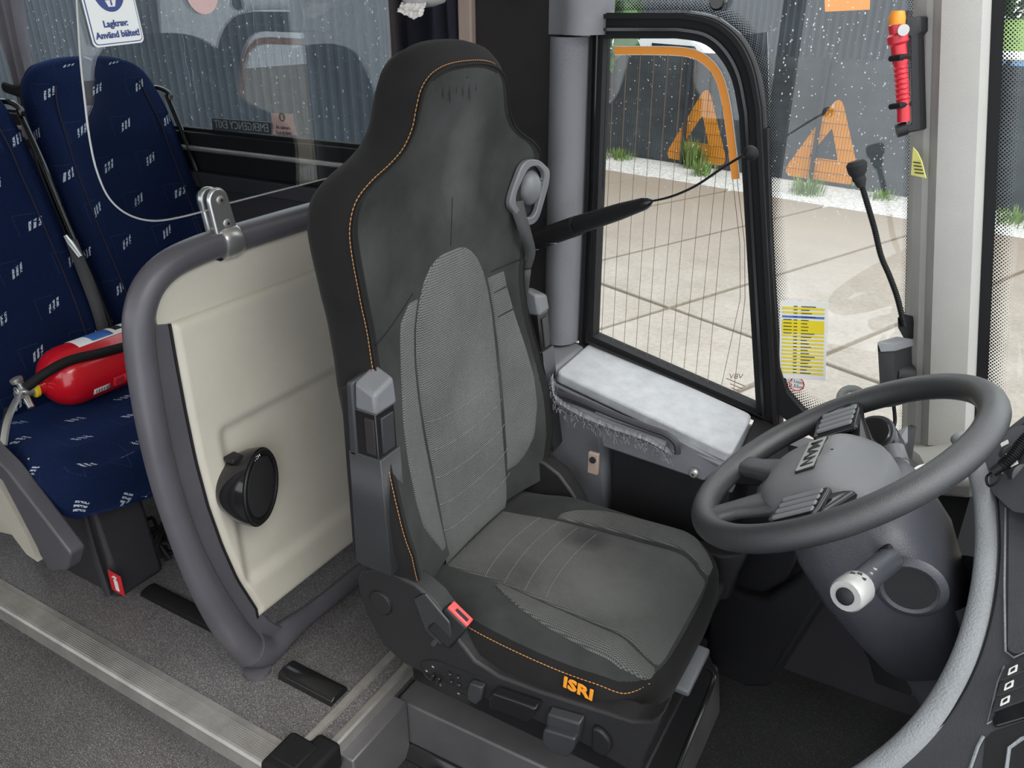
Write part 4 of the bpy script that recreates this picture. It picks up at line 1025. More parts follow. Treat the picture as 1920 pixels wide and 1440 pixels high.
def pcush(w, x, hw):
    u = abs(w)/.218
    return .475+.012*math.exp(-((u-.8)/.2)**2)-.035*smooth(-1.90, -1.78, x)**1.5-.02*smooth(-2.14, -2.29, x)-.02*smooth(.88, 1, u)
ps_side = [(.004, .004), (.009, .014), (.012, .03), (.010, .055), (0, .075), (-.015, .085)]
cs_side = [(.004, .004), (.010, .014), (.014, .035), (.012, .08), (.0, .125), (-.02, .145)]
DX = -.09
def VD(t): return Vector((t[0]+DX, t[1], t[2]))
def passenger_seat(yc, label, aisle):
    t = thing('passenger_seat', label, 'seat', (-2.0, yc, 0), 'pair of blue passenger seats')
    bkr = pillow(bo_, pfront, ps_side, lambda w, h, d: Vector((d, yc+w, h))).build('backrest', 'blue_moquette', t, angle=60)
    pillow(co_, pcush, cs_side, lambda w, h, d: Vector((h, yc+w, d))).build('cushion', 'blue_moquette', t, angle=60)
    for s in (-1, 1):    # welt seams set in from the edges, and the back shell edge
        pts = [Vector((pfront(s*(w_-.052), h_, w_)+.002, yc+s*max(0, w_-.052), h_)) for w_, h_ in bo_ if h_ < 1.30]
        MB().tube(pts, .0022, 6).build('seam', 'curtain_navy', t)
    MB().grid([[Vector((pfront(0, h_, w_)-.098, yc-w_*.96+2*w_*.96*j/8, h_)) for j in range(9)] for w_, h_ in bo_]).build('back_shell', 'black_plastic', t, solid=.02)
    # belt guide, belt and tongue on the window side edge
    e = yc+.214
    MB().tube(cr_spline([VD((-2.37, e-.01, 1.262)), VD((-2.33, e+.012, 1.262)), VD((-2.30, e+.024, 1.245)), VD((-2.30, e+.022, 1.225))], 4), .011, 8, flat=.7).build('belt_guide', 'gloss_black', t)
    bp = [VD((-2.30, e+.014, 1.24)), VD((-2.245, e+.014, 1.10)), VD((-2.19, e+.014, .92)), VD((-2.12, e+.014, .72)), VD((-2.06, e+.006, .54))]
    rows = [[p+Vector((-.016, .006, 0)), p+Vector((.010, -.010, 0))] for p in cr_spline(bp, 5)]
    MB().grid(rows).build('belt_webbing', 'black_cloth', t, solid=.002)
    MB().tube([p+Vector((-.02, .014, -.0)) for p in cr_spline(bp, 5)], .008, 8).build('side_rail', 'gloss_black', t)
    bp2 = [VD((-2.185, e+.012, .885)), VD((-2.135, e-.004, .80)), VD((-2.09, e-.016, .70)), VD((-2.08, e-.015, .58)), VD((-2.05, e-.01, .49))]
    rows = [[p+Vector((-.008, -.014, 0)), p+Vector((.010, .012, 0))] for p in cr_spline(bp2, 5)]
    MB().grid(rows).build('belt_webbing', 'belt_grey', t, solid=.002)
    c = VD((-2.165, e+.002, .872)); d_ = Vector((.3, .1, -.55)).normalized()
    MB().tube([c-d_*.035, c-d_*.01, c+d_*.035], [.009, .013, .010], 8, flat=.45).build('belt_tongue', 'chrome', t)
    if not aisle:
        MB().box2((-2.2, yc-.05, 0), (-1.9, yc+.05, .34)).build('leg', 'dark_trim', t, bevel=.01)
        return t
    # aisle leg
    q = [Vector((-2.27, .96, 0)), Vector((-1.835, .96, 0)), Vector((-1.86, .97, .12)), Vector((-1.92, .985, .345)), Vector((-2.20, .985, .345)), Vector((-2.24, .97, .12))]
    q1 = [v+Vector((0, .15, 0)) for v in q]
    lg = MB().hexa(q, q1).build('leg', 'dark_trim', t, bevel=.015, seg=3)
    MB().tube([Vector((-1.905, .965, .33)), Vector((-1.885, .955, .12)), Vector((-1.868, .952, .012))], .010, 8).build('leg_ridge', 'dark_trim', lg)
    # folded armrest at the aisle side
    y0, y1 = .825, .868
    q = rpoly([P(-40, 830, 'Y', y0), P(10, 880, 'Y', y0), P(75, 965, 'Y', y0), P(132, 1040, 'Y', y0), P(124, 1070, 'Y', y0), P(92, 1072, 'Y', y0), P(60, 1010, 'Y', y0), P(0, 895, 'Y', y0), P(-45, 850, 'Y', y0)], .012)
    ar = MB().prism(q, (0, y1-y0, 0)).build('armrest', 'tube_grey', t, bevel=.010, seg=3)
    q = rpoly([P(-40, 860, 'Y', y1), P(-5, 905, 'Y', y1), P(52, 1010, 'Y', y1), P(66, 1045, 'Y', y1), P(72, 1055, 'Y', y1), P(50, 1040, 'Y', y1), P(-10, 960, 'Y', y1), P(-45, 900, 'Y', y1)], .006)
    MB().prism(q, (0, .015, 0)).build('armrest_liner', 'cream_panel', ar, bevel=.004)
    q = [P(-60, 880, 'Y', .90), P(20, 930, 'Y', .90), P(44, 1010, 'Y', .90), P(-60, 985, 'Y', .90)]
    MB().prism(q, (0, .02, 0)).build('side_cover', 'cream_panel', t, bevel=.006)
    q = [P(52, 858, 'Y', .885), P(104, 968, 'Y', .885), P(104, 985, 'Y', .885), P(92, 978, 'Y', .885), P(45, 880, 'Y', .885)]
    MB().prism(rpoly(q, .006), (0, .012, 0)).build('seat_edge_trim', 'cream_panel', t, bevel=.003)
    # fire extinguisher pictogram on the leg
    c = P(218, 1093, 'Y', .9575); s_ = .031
    pl_ = MB().box(c, (.055, .0012, .070), Matrix.Rotation(.06, 3, 'Y')).build('pictogram_plate', 'red_print', lg)
    MB().prism(rpoly([c+Vector((x*.055, -.001, z*.07)) for x, z in ((-.14, -.38), (.16, -.38), (.16, .12), (.06, .2), (-.06, .2), (-.14, .12))], .004), (0, -.0008, 0)).build('pictogram', 'white_print', lg)
    MB().prism([c+Vector((x*.055, -.001, z*.07)) for x, z in ((-.05, .18), (.07, .18), (.07, .28), (.16, .26), (.16, .32), (-.05, .36), (-.22, .24), (-.2, .2), (-.05, .28))], (0, -.0008, 0)).build('pictogram', 'white_print', lg)
    return t
passenger_seat(1.10, 'blue patterned aisle seat with the fire extinguisher lying on it', True)
passenger_seat(1.60, 'blue patterned window seat behind the glass screen', False)
# key bunch / wiring under the seat
cb = thing('cable_bundle', 'black tangled cable bundle on the floor under the aisle seat', 'cables', (-1.72, 1.18, 0))
for k in range(6):
    p0 = P(290+4*k, 1000+6*k, 'Z', .08); pts = [p0+Vector((random.uniform(-.03, .03), random.uniform(-.03, .03), random.uniform(-.05, .05))) for j in range(5)]
    for p in pts: p.z = max(.008, p.z)
    MB().tube(cr_spline(pts, 5), .006, 6).build('cable', 'rubber_black', cb)
MB().tube([P(275, 1000, 'Z', .10), P(300, 992, 'Z', .10)], .011, 8).build('plug', 'rubber_black', cb)
# ================================================================== FIRE EXTINGUISHER
EX, EZ, ER = -2.095, .570, .086
fe = thing('fire_extinguisher', 'red fire extinguisher lying on the aisle seat', 'fire extinguisher', (EX, 1.25, EZ-ER))
ea = Vector((.0, 1, .0))
eo = Vector((EX, 1.052, EZ))
MB().lathe([(.018, -.03), (.024, -.008), (.045, .002), (.066, .018), (.080, .040), (.086, .065), (.086, .44), (.080, .455), (.03, .46)], eo, ea, 40).build('cylinder', 'red_paint', fe)
MB().lathe([(.021, -.036), (.025, -.034), (.025, -.026), (.021, -.024)], eo, ea, 24).build('collar', 'yellow_ring', fe)
vb = eo+Vector((0, -.055, 0))
mb = MB(); mb.lathe([(.012, -.025), (.016, -.02), (.016, .02)], vb, ea, 14); mb.tube([vb+Vector((.0, -.005, 0)), vb+Vector((.03, -.01, -.035))], .009, 10); mb.tube([vb, vb+Vector((-.005, -.006, .032))], .010, 10)
mb.build('valve', 'chrome', fe)
MB().lathe([(.014, 0), (.016, .003), (.016, .012), (.012, .014)], vb+Vector((-.006, -.008, .030)), (-.2, -.2, 1), 16).build('gauge', 'alu', fe)
MB().tube(cr_spline([vb+Vector((.01, -.015, .004)), vb+Vector((.03, -.045, -.004)), vb+Vector((.06, -.09, -.030)), vb+Vector((.09, -.13, -.075))], 4), .010, 8, flat=.6).build('lever', 'chrome', fe)
MB().tube(cr_spline([vb+Vector((.02, -.06, -.018)), vb+Vector((.055, -.10, -.05)), vb+Vector((.085, -.145, -.10))], 4), .011, 8, flat=.6).build('lever_grip', 'black_plastic', fe)
MB().tube([vb+Vector((.02+.010*math.cos(k*.6), -.03, .02+.010*math.sin(k*.6))) for k in range(11)], .0015, 5, closed=True).build('safety_ring', 'chrome', fe)
hs = [vb+Vector((.015, .0, .018)), eo+Vector((.045, -.01, .05)), eo+Vector((.062, .05, .066)), eo+Vector((.075, .14, .060)), eo+Vector((.080, .25, .052)), eo+Vector((.082, .36, .05)), eo+Vector((.082, .42, .05))]
MB().tube(cr_spline(hs, 6), .0135, 12).build('hose', 'rubber_black', fe)
def cylpatch(a0, a1, t0, t1, mat, nm, lift=.0008):
    rows = [[eo+Vector(((ER+lift)*math.cos(a0+(a1-a0)*i/10), t0+(t1-t0)*j/4, (ER+lift)*math.sin(a0+(a1-a0)*i/10))) for j in range(5)] for i in range(11)]
    return MB().grid(rows).build(nm, mat, fe, solid=.0006)
cylpatch(1.18, 2.0, .10, .42, 'white_print', 'instruction_label'); cylpatch(1.25, 1.95, .145, .21, 'blue_print', 'label_print', .0014)
for k in range(4): cylpatch(1.4, 1.85, .225+k*.045, .250+k*.045, 'grey_print' if k % 2 else 'black_print', 'label_print', .0012) if k < 3 else None
cylpatch(-.62, -.38, .085, .135, 'white_print', 'barcode_label')
for k in range(5): cylpatch(-.56+.0, -.44, .092+k*.008, .094+k*.008, 'black_print', 'barcode_line', .0014)
mb = MB(); c = eo+Vector((.088, .165, -.030)); mb.box(c, (.010, .045, .028), Matrix.Rotation(.3, 3, 'Y')); mb.box(c+Vector((.006, .012, .006)), (.012, .012, .02)); mb.build('wall_clip', 'red_plastic', fe, bevel=.002)
# ================================================================== SIDE CONSOLE UNDER THE DRIVER'S WINDOW
con = thing('side_console', 'grey side console with a pale storage lid below the driver window', 'console', (-.6, 1.75, 0))
LA, LBk, LC_, LD = P(1042, 697, 'Z', .662), P(1108, 640, 'Z', .672), P(1412, 777, 'Z', .585), P(1372, 852, 'Z', .575)
nrm = (LBk-LA).cross(LC_-LA).normalized(); nrm = nrm if nrm.z > 0 else -nrm
lid = [p.copy() for p in (LA, LBk, LC_, LD)]
MB().hexa([p-nrm*.030 for p in rpoly(lid, .02, 4)], rpoly(lid, .02, 4)).build('lid', 'lid_grey', con, bevel=.006, seg=3)
cen = sum(lid, Vector())/4
big = [cen+(p-cen)*1.06-nrm*.034 for p in lid]
big[1].y = min(big[1].y, WY+.0); big[2].y = min(big[2].y, WY+.0)
drop = [Vector((p.x, p.y+(.03 if k in (0, 3) else 0), p.z-.085)) for k, p in enumerate(big)]
MB().hexa(drop, big).build('console_top', 'console_grey', con, bevel=.008, seg=3)
low = [Vector((p.x, min(p.y+.02, WY-.01), .05)) for p in drop]
low[0] = Vector((-.98, 1.71, -.2)); low[1] = Vector((-.98, WY, -.2)); low[2] = Vector((-.62, WY, -.2)); low[3] = Vector((-.62, 1.70, -.2))
up3 = [drop[0]+Vector((-.02, .0, .02)), drop[1]+Vector((-.02, 0, .02)), drop[1].lerp(drop[2], .34)+Vector((0, 0, .02)), drop[0].lerp(drop[3], .30)+Vector((0, 0, .02))]
MB().hexa(low, up3).build('console_body', 'console_grey', con, bevel=.02, seg=3)
# rear shelf in front of the pillar foot
MB().hexa([Vector((-.99, 1.70, .60)), Vector((-.99, WY, .60)), Vector((-.84, WY, .60)), Vector((-.84, 1.66, .60))], [Vector((-.99, 1.71, .665)), Vector((-.99, WY, .672)), Vector((-.84, WY, .668)), Vector((-.85, 1.68, .655))]).build('rear_shelf', 'console_grey', con, bevel=.012, seg=3)
# dark grip groove that curls round the end
g = [P(1040, 735, 'Y', 1.615), P(1090, 752, 'Y', 1.605), P(1150, 778, 'Y', 1.60), P(1215, 802, 'Y', 1.595), P(1250, 815, 'Y', 1.592), P(1268, 832, 'Y', 1.592), P(1270, 850, 'Y', 1.592)]
MB().tube(cr_spline(g, 5), .0085, 8).build('grip_strip', 'dark_trim', con)
g2 = [p+Vector((0, .004, -.028)) for p in g[:5]]
MB().tube(cr_spline(g2, 5), .008, 8).build('grip_strip', 'console_grey', con)
# frayed carpet edge
rows = []
src = cr_spline([P(1038, 705, 'Y', 1.628), P(1046, 745, 'Y', 1.612), P(1090, 775, 'Y', 1.602), P(1150, 800, 'Y', 1.598), P(1215, 822, 'Y', 1.596), P(1255, 845, 'Y', 1.594)], 24)
for i, p in enumerate(src):
    a = .007+.006*mnoise.noise((i*.55, 0, 3)); b_ = .022*(1-i/len(src))+.008+.008*mnoise.noise((i*.8, 5, 0))
    rows.append([p+Vector((0, -.004, a)), p+Vector((0, -.012+.004*mnoise.noise((i*.7, 1, 1)), 0)), p+Vector((0, -.006, -b_*.6)), p+Vector((0, .004, -b_))])
MB().grid(rows).build('frayed_edge', 'console_grey', con, solid=.002)
mb = MB()
for i in range(240):
    p = random.choice(src)+Vector((random.uniform(-.008, .008), random.uniform(-.012, -.004), random.uniform(-.026, .008)))
    d_ = Vector((random.uniform(-1, 1), random.uniform(-1, 0), random.uniform(-1.2, .3)))*.006
    mb.tube([p, p+d_, p+d_*1.5+Vector((.003, 0, -.003))], .0007, 3)
mb.build('loose_threads', 'curtain_grey', con, kind='stuff')
# front drawer face with lock, solid black block colouring the dark recess beside the seat
f0 = [P(1130, 838, 'Y', 1.63), P(1320, 903, 'Y', 1.62), P(1335, 890, 'Y', 1.62), P(1360, 868, 'Y', 1.62), P(1262, 820, 'Y', 1.62), P(1110, 775, 'Y', 1.63)]
MB().prism(f0, (0, .03, 0)).build('drawer_front', 'console_grey', con, bevel=.005)
c = P(1302, 886, 'Y', 1.617); MB().lathe([(.012, .0), (.012, -.006), (.009, -.010), (.003, -.011)], c, (0, 1, 0), 18).build('lock', 'chrome', con)
MB().lathe([(.003, 0), (.003, -.001)], c+Vector((0, -.011, 0)), (0, 1, 0), 8).build('keyhole', 'black_print', con)
MB().box2((-.66, 1.645, .0), (-.36, 1.84, .52)).build('bin', 'black_plastic', con)  # closed block, its black stands for the shade in the recess
c = P(1113, 868, 'Y', 1.60); pl_ = MB().box(c, (.028, .012, .060)).build('latch_plate', 'beige_strip', con, bevel=.002)
MB().lathe([(.009, 0), (.009, -.003)], c+Vector((0, -.006, .012)), (0, 1, 0), 16).build('latch_button', 'black_print', pl_)
MB().hexa([P(1415, 782, 'Y', WY-.01), P(1475, 800, 'Y', WY-.01), P(1480, 870, 'Y', 1.70), P(1380, 862, 'Y', 1.64)], [v+Vector((0, .02, -.08)) for v in (P(1415, 782, 'Y', WY-.01), P(1475, 800, 'Y', WY-.01), P(1480, 870, 'Y', 1.70), P(1380, 862, 'Y', 1.64))]).build('dark_gap', 'rubber_black', con, bevel=.006)  # black block colours in the dark gap in front of the lid
# ================================================================== STEERING WHEEL AND COLUMN
WC = Vector((-.109, 1.25, .829)); TILT = .597
wn = Vector((-math.sin(TILT), 0, math.cos(TILT)))       # wheel axis, towards the driver
wx = Vector((-math.cos(TILT), 0, -math.sin(TILT)))      # in the wheel plane, towards the driver's lap
wy = Vector((0, 1, 0))
def wp(a, b, c=0): return WC+wx*a+wy*b+wn*c
sw = thing('steering_wheel', 'large black four-spoke steering wheel', 'steering wheel', tuple(WC))
RW = .2385
MB().tube([wp(RW*math.cos(t*math.pi/48), RW*math.sin(t*math.pi/48)) for t in range(96)], .0222, 20, closed=True).build('rim', 'wheel_leather', sw, angle=80)
# hub dome
HO = [(.132, .0), (.130, .05), (.108, .085), (.065, .102), (.02, .104), (-.02, .098), (-.050, .082), (-.066, .046), (-.071, 0)]
hub_o = HO+[(a, -b) for a, b in reversed(HO[1:-1])]
hub_o = [(p.x, p.y) for p in cr_spline([(a, b, 0) for a, b in hub_o], 4, True)]
rows = []
for s, c in ((1.0, -.055), (1.03, -.035), (1.0, -.012), (.95, .0), (.86, .008), (.7, .014), (.5, .018), (.25, .020), (.02, .0205)):
    rows.append([wp(a*s, b*s, c+(-.036*smooth(-.02, .075, -a*s))) for a, b in hub_o])
hub = MB().grid(rows, True).build('hub', 'hub_plastic', sw, angle=60)
# lower lip band and the two spokes towards the driver's lap
def bar(pts, ws, ts, nm, mat, par, n=14):
    """flattened bar through wheel-plane points (a,b,c)"""
    path_ = [wp(*q) for q in pts]; rows = []
    for i, p in enumerate(path_):
        t = (path_[min(i+1, len(path_)-1)]-path_[max(i-1, 0)]).normalized(); s_ = t.cross(wn).normalized()
        rows.append([p+s_*ws[i]*math.copysign(abs(math.cos(2*math.pi*j/n))**.6, math.cos(2*math.pi*j/n))+wn*ts[i]*math.copysign(abs(math.sin(2*math.pi*j/n))**.8, math.sin(2*math.pi*j/n)) for j in range(n)])
    mb = MB(); mb.grid(rows, True); return mb.build(nm, mat, par, angle=70)
for s in (-1, 1):
    bar([(.07, s*.045, -.03), (.12, s*.058, -.022), (.17, s*.078, -.010), (.205, s*.098, -.002), (.222, s*.106, 0)], [.050, .036, .024, .024, .030], [.016, .015, .013, .013, .014], 'spoke', 'wheel_leather', sw)
    sp_ = bar([(.02, s*.07, -.035), (.025, s*.12, -.022), (.03, s*.165, -.010), (.035, s*.205, -.004), (.036, s*.228, 0)], [.06, .052, .045, .044, .05], [.016, .014, .012, .012, .013], 'spoke', 'gloss_black', sw)
    pd_ = []
    for u_, v_ in ((-.014, .112), (.066, .112), (.072, .185), (.056, .205), (-.006, .205), (-.012, .185)): pd_.append(wp(u_, s*v_, -.006+.05*(v_-.11)))
    pad = MB().prism(rpoly(pd_, .008), tuple(wn*.010)).build('button_pad', 'gloss_black', sp_, bevel=.003)
    for k in range(4):
        v_ = .122+k*.020
        q = [wp(-.006, s*v_, .004+.05*(v_-.11)), wp(.060, s*v_, .004+.05*(v_-.11)), wp(.060, s*(v_+.015), .005+.05*(v_-.11)), wp(-.006, s*(v_+.015), .005+.05*(v_-.11))]
        MB().prism(rpoly(q, .005), tuple(wn*.0045)).build('button', 'arm_cap', sp_, bevel=.002)
bar([(.10, -.075, -.032), (.128, -.04, -.028), (.136, 0, -.026), (.128, .04, -.028), (.10, .075, -.032)], [.02]*5, [.016]*5, 'hub_lip', 'wheel_leather', sw)
# badge with the maker's letters
bd = [wp(.018, .060, .0160), wp(.052, .060, .0145), wp(.052, -.060, .0145), wp(.018, -.060, .0160)]
MB().prism(rpoly(bd, .004), tuple(wn*.0045)).build('badge', 'black_plastic', hub, bevel=.001)
bd2 = [p.lerp(sum(bd, Vector())/4, .07) for p in bd]
MB().prism([p+wn*.0042 for p in rpoly(bd2, .003)], tuple(wn*.0009)).build('badge_field', 'silver_plastic', hub)
text_mesh('lettering', 'MAN', .030, 'black_plastic', wp(.035, 0, .0208), (0, -1, 0), tuple(-wx), hub, .0012, stretch=1.42, bold=.0003)
# ---- column shroud
colm = thing('steering_column', 'grey plastic steering column cover with stalks below the wheel', 'steering column', tuple(WC-wn*.5))
def colsec(t, ya, yb, xa, xb, n=28, p=4.2, sh=0):
    """superellipse section at distance t below the wheel; half widths in y and in the in-plane direction"""
    c = WC-wn*t+wx*sh; pts = []
    for j in range(n):
        an = 2*math.pi*j/n; ca, sa = math.cos(an), math.sin(an)
        r = 1/((abs(ca)**p+abs(sa)**p)**(1/p)); pts.append(c+wy*(yb if sa > 0 else ya)*r*sa+wx*(xa if ca > 0 else xb)*r*ca)
    return pts
st = [(.055, .085, .085, .075, .06, 0), (.075, .125, .125, .10, .075, 0), (.12, .132, .132, .11, .09, 0), (.20, .13, .13, .105, .098, 0), (.28, .118, .118, .09, .085, .0), (.34, .105, .105, .075, .07, .0), (.37, .09, .09, .055, .055, 0)]
mb = MB(); mb.grid([colsec(a, b, c, d_, e_, sh=s_) for a, b, c, d_, e_, s_ in st], True); mb.f.append(tuple(range(28))); mb.mi.append(0)
shroud = mb.build('shroud', 'column_plastic', colm, angle=50)
st = [(.26, .085, .085, .06, .12, 0), (.36, .085, .085, .05, .12, 0), (.62, .08, .08, .05, .10, .0), (.85, .08, .08, .05, .10, 0)]
mb = MB(); mb.grid([colsec(a, b, c, d_, e_, sh=s_) for a, b, c, d_, e_, s_ in st], True); mb.build('lower_column', 'dash_dark', colm, angle=50)
# round dimple (lock barrel recess) on the near side
def cs(px, py, y): return P(px, py, 'Y', y)
hc = cs(1706, 1104, 1.117)
MB().lathe([(.052, .004), (.047, -.0015), (.041, -.0035), (.036, -.001), (.034, .004)], hc, (0.0, 1, 0), 32).build('recess_rim', 'column_plastic', shroud)
MB().lathe([(.0365, -.0005), (.034, .0), (.001, .0005)], hc, (0, 1, 0), 32).build('recess', 'black_cloth', shroud)  # flat black disc puts the shade of the hollow into colour
# left-hand stalk, near side, silver knob with a black button
s0 = cs(1668, 1050, 1.115); s1 = cs(1632, 1078, 1.03); s2 = cs(1612, 1098, .985); s3 = cs(1585, 1118, .945)
MB().prism(rpoly([cs(1640, 1040, 1.108), cs(1668, 1028, 1.108), cs(1682, 1062, 1.108), cs(1672, 1075, 1.108), cs(1645, 1070, 1.108)], .01), (0, .02, 0)).build('stalk_socket', 'black_plastic', shroud, bevel=.003)
stalk = MB().tube([s0, s1, s2], [.019, .0185, .0195], 16).build('stalk', 'column_plastic', colm)
ax_ = (s3-s2).normalized()
kb = MB().tube([s2, s2.lerp(s3, .15), s2.lerp(s3, .6), s3-ax_*.004, s3], [.0205, .0235, .0240, .0235, .021], 20, flat=1.0).build('stalk_knob', 'silver_plastic', stalk)
MB().tube([s3-ax_*.002, s3+ax_*.003, s3+ax_*.005], [.0125, .012, .009], 18).build('knob_button', 'black_plastic', stalk)
up_s = Vector((0, 0, 1)); up_s = (up_s-ax_*up_s.dot(ax_)).normalized(); rs_s = up_s.cross(ax_)
for k, (l, o_) in enumerate(((.30, .0), (.42, .35), (.42, -.3))):
    pz = s2.lerp(s3, l)+(up_s*math.cos(o_)+rs_s*math.sin(o_))*.0240; MB().box(pz, (.006, .004, .0008)).build('symbol', 'black_print', stalk)
for k in range(2):
    pz = s1.lerp(s2, .3+.4*k)+(up_s*.94+rs_s*.2)*.0188; MB().box(pz, (.010, .004, .0008)).build('symbol', 'grey_print', stalk)
# silver grip of the second stalk beyond the hub, and dash-top fittings
q0, q1 = P(1672, 838, 'Y', 1.40), P(1700, 930, 'Y', 1.33)
stalk2 = MB().tube([q1, q1.lerp(q0, .62), q1.lerp(q0, .66)], [.020, .020, .018], 16).build('stalk', 'dash_light', colm)
MB().tube([q1.lerp(q0, .66), q1.lerp(q0, .7), q1.lerp(q0, .97), q0], [.0195, .021, .020, .012], 16).build('stalk_knob', 'arm_cap', stalk2)
q0, q1 = P(1520, 760, 'Y', 1.62), P(1590, 800, 'Y', 1.52)
stalk3 = MB().tube([P(1655, 860, 'Y', 1.38), q1, q0.lerp(q1, .5)], [.014, .016, .018], 14).build('stalk', 'black_plastic', colm)
# ================================================================== DASH FITTINGS BEHIND THE WHEEL
dt = thing('dash_corner', 'light grey dashboard corner at the foot of the front pillar', 'dashboard', (-.0, 1.7, .5))
q = [P(1690, 835, 'Y', WY-.02), P(1720, 860, 'Y', 1.74), P(1740, 900, 'Y', 1.66), P(1830, 905, 'Y', 1.60), P(1900, 860, 'Y', 1.66), P(1900, 800, 'Y', WY-.02)]
MB().hexa([v+Vector((0, 0, -.04)) for v in q], q).build('dash_top', 'pillar_grey', dt, bevel=.01)
MB().hexa([v.lerp(sum(q, Vector())/6, .04)+Vector((0, .03, -.60)) for v in q], [v.lerp(sum(q, Vector())/6, .04)+Vector((0, .01, -.038)) for v in q]).build('dash_shade', 'black_cloth', dt)  # black block paints in the dark area behind the column
c = P(1745, 893, 'Y', 1.62); cr_ = MB().lathe([(.030, -.008), (.036, .0), (.034, .006), (.026, .004), (.024, -.006), (.001, -.02)], c, (-.15, -.2, 1), 26).build('cup_ring', 'chrome', dt)
MB().lathe([(.025, -.004), (.001, -.006)], c, (-.15, -.2, 1), 24).build('cup_floor', 'black_print', dt)
c = P(1640, 822, 'Y', 1.56)
spk = thing('round_fitting', 'black round fitting with cables behind the wheel hub', 'fitting', tuple(c))
a_ = Vector((-.45, -.55, .70)).normalized()
MB().lathe([(.040, -.05), (.044, -.01), (.042, .012), (.036, .020), (.001, .022)], c, a_, 28).build('fitting_body', 'gloss_black', spk)
MB().lathe([(.043, .008), (.046, .012), (.043, .017)], c, a_, 28).build('fitting_ring', 'arm_plastic', spk)
for k in range(3): MB().tube(cr_spline([c+Vector((-.02-.02*k, .02, .0)), P(1600-14*k, 828, 'Y', 1.66), P(1580-12*k, 822-6*k, 'Y', 1.72)], 5), .006, 8).build('cable', 'rubber_black', spk)
br_ = thing('angle_bracket', 'black metal angle bracket beside the front pillar foot', 'bracket', tuple(P(1695, 830, 'Y', 1.66)))
q = [P(1668, 815, 'Y', 1.66), P(1702, 798, 'Y', 1.70), P(1702, 828, 'Y', 1.66), P(1680, 835, 'Y', 1.63)]
MB().prism(q, (0, 0, -.004)).build('bracket_plate', 'arm_cap', br_)
q = [P(1702, 798, 'Y', 1.70), P(1712, 802, 'Y', 1.70), P(1704, 862, 'Y', 1.655), P(1692, 862, 'Y', 1.65), P(1690, 828, 'Y', 1.65)]
MB().prism(q, (.006, .01, 0)).build('bracket_leg', 'black_plastic', br_, bevel=.001)
# ---- phone-like display beside the pillar
dc = P(1660, 680, 'Y', 1.74)
dv = thing('display_unit', 'slim black display unit on a mount beside the front pillar', 'display', tuple(dc))
q = [P(1645, 642, 'Y', 1.735), P(1676, 648, 'Y', 1.76), P(1680, 762, 'Y', 1.76), P(1652, 765, 'Y', 1.735)]
MB().prism(rpoly(q, .008), (.03, .045, 0)).build('display_body', 'black_plastic', dv, bevel=.006, seg=3)
q = [P(1643, 640, 'Y', 1.732), P(1676, 645, 'Y', 1.757), P(1679, 660, 'Y', 1.757), P(1650, 662, 'Y', 1.732)]
MB().prism(q, (.033, .05, .002)).build('display_cap', 'arm_cap', dv, bevel=.003)
MB().tube([P(1672, 700, 'Y', 1.78), P(1702, 702, 'Y', 1.81)], [.022, .026], 12).build('mount', 'black_plastic', dv)
MB().tube(cr_spline([P(1676, 762, 'Y', 1.76), P(1678, 790, 'Y', 1.76), P(1672, 805, 'Y', 1.74), P(1655, 815, 'Y', 1.70)], 5), .004, 8).build('cable', 'rubber_black', dv)
# ---- gooseneck microphone on the front pillar
gm = thing('gooseneck_microphone', 'black gooseneck microphone with foam head fixed to the front pillar', 'microphone', tuple(P(1692, 620, 'Y', 1.79)))
g = cr_spline([P(1695, 610, 'Y', 1.79), P(1683, 560, 'Y', 1.785), P(1668, 518, 'Y', 1.78), P(1652, 480, 'Y', 1.775), P(1640, 430, 'Y', 1.765), P(1627, 385, 'Y', 1.755), P(1615, 345, 'Y', 1.75)], 6)
MB().tube(g, .0055, 8).build('gooseneck', 'rubber_black', gm)
mb = MB()
for p in resample(g, .0048): mb.lathe([(.0055, -.0011), (.0066, 0), (.0055, .0011)], p, (g[-1]-g[0]), 8)
mb.build('gooseneck_rings', 'gloss_black', gm, kind='stuff')
hd = [P(1615, 350, 'Y', 1.75), P(1613, 338, 'Y', 1.749), P(1610, 334, 'Y', 1.748), P(1609, 330, 'Y', 1.748), P(1608, 322, 'Y', 1.747), P(1606, 308, 'Y', 1.745), P(1605, 302, 'Y', 1.745)]
MB().tube(hd, [.008, .012, .013, .012, .018, .020, .015], 16).build('foam_head', 'black_cloth', gm)
q = [P(1682, 594, 'Y', 1.785), P(1698, 598, 'Y', 1.80), P(1705, 608, 'Y', 1.81), P(1704, 638, 'Y', 1.81), P(1698, 642, 'Y', 1.80), P(1683, 615, 'Y', 1.785)]
MB().prism(q, (.012, .03, 0)).build('mount', 'black_plastic', gm, bevel=.003)
MB().tube(cr_spline([P(1697, 640, 'Y', 1.80), P(1692, 665, 'Y', 1.80), P(1696, 690, 'Y', 1.80)], 5), .002, 6).build('cable', 'rubber_black', gm)
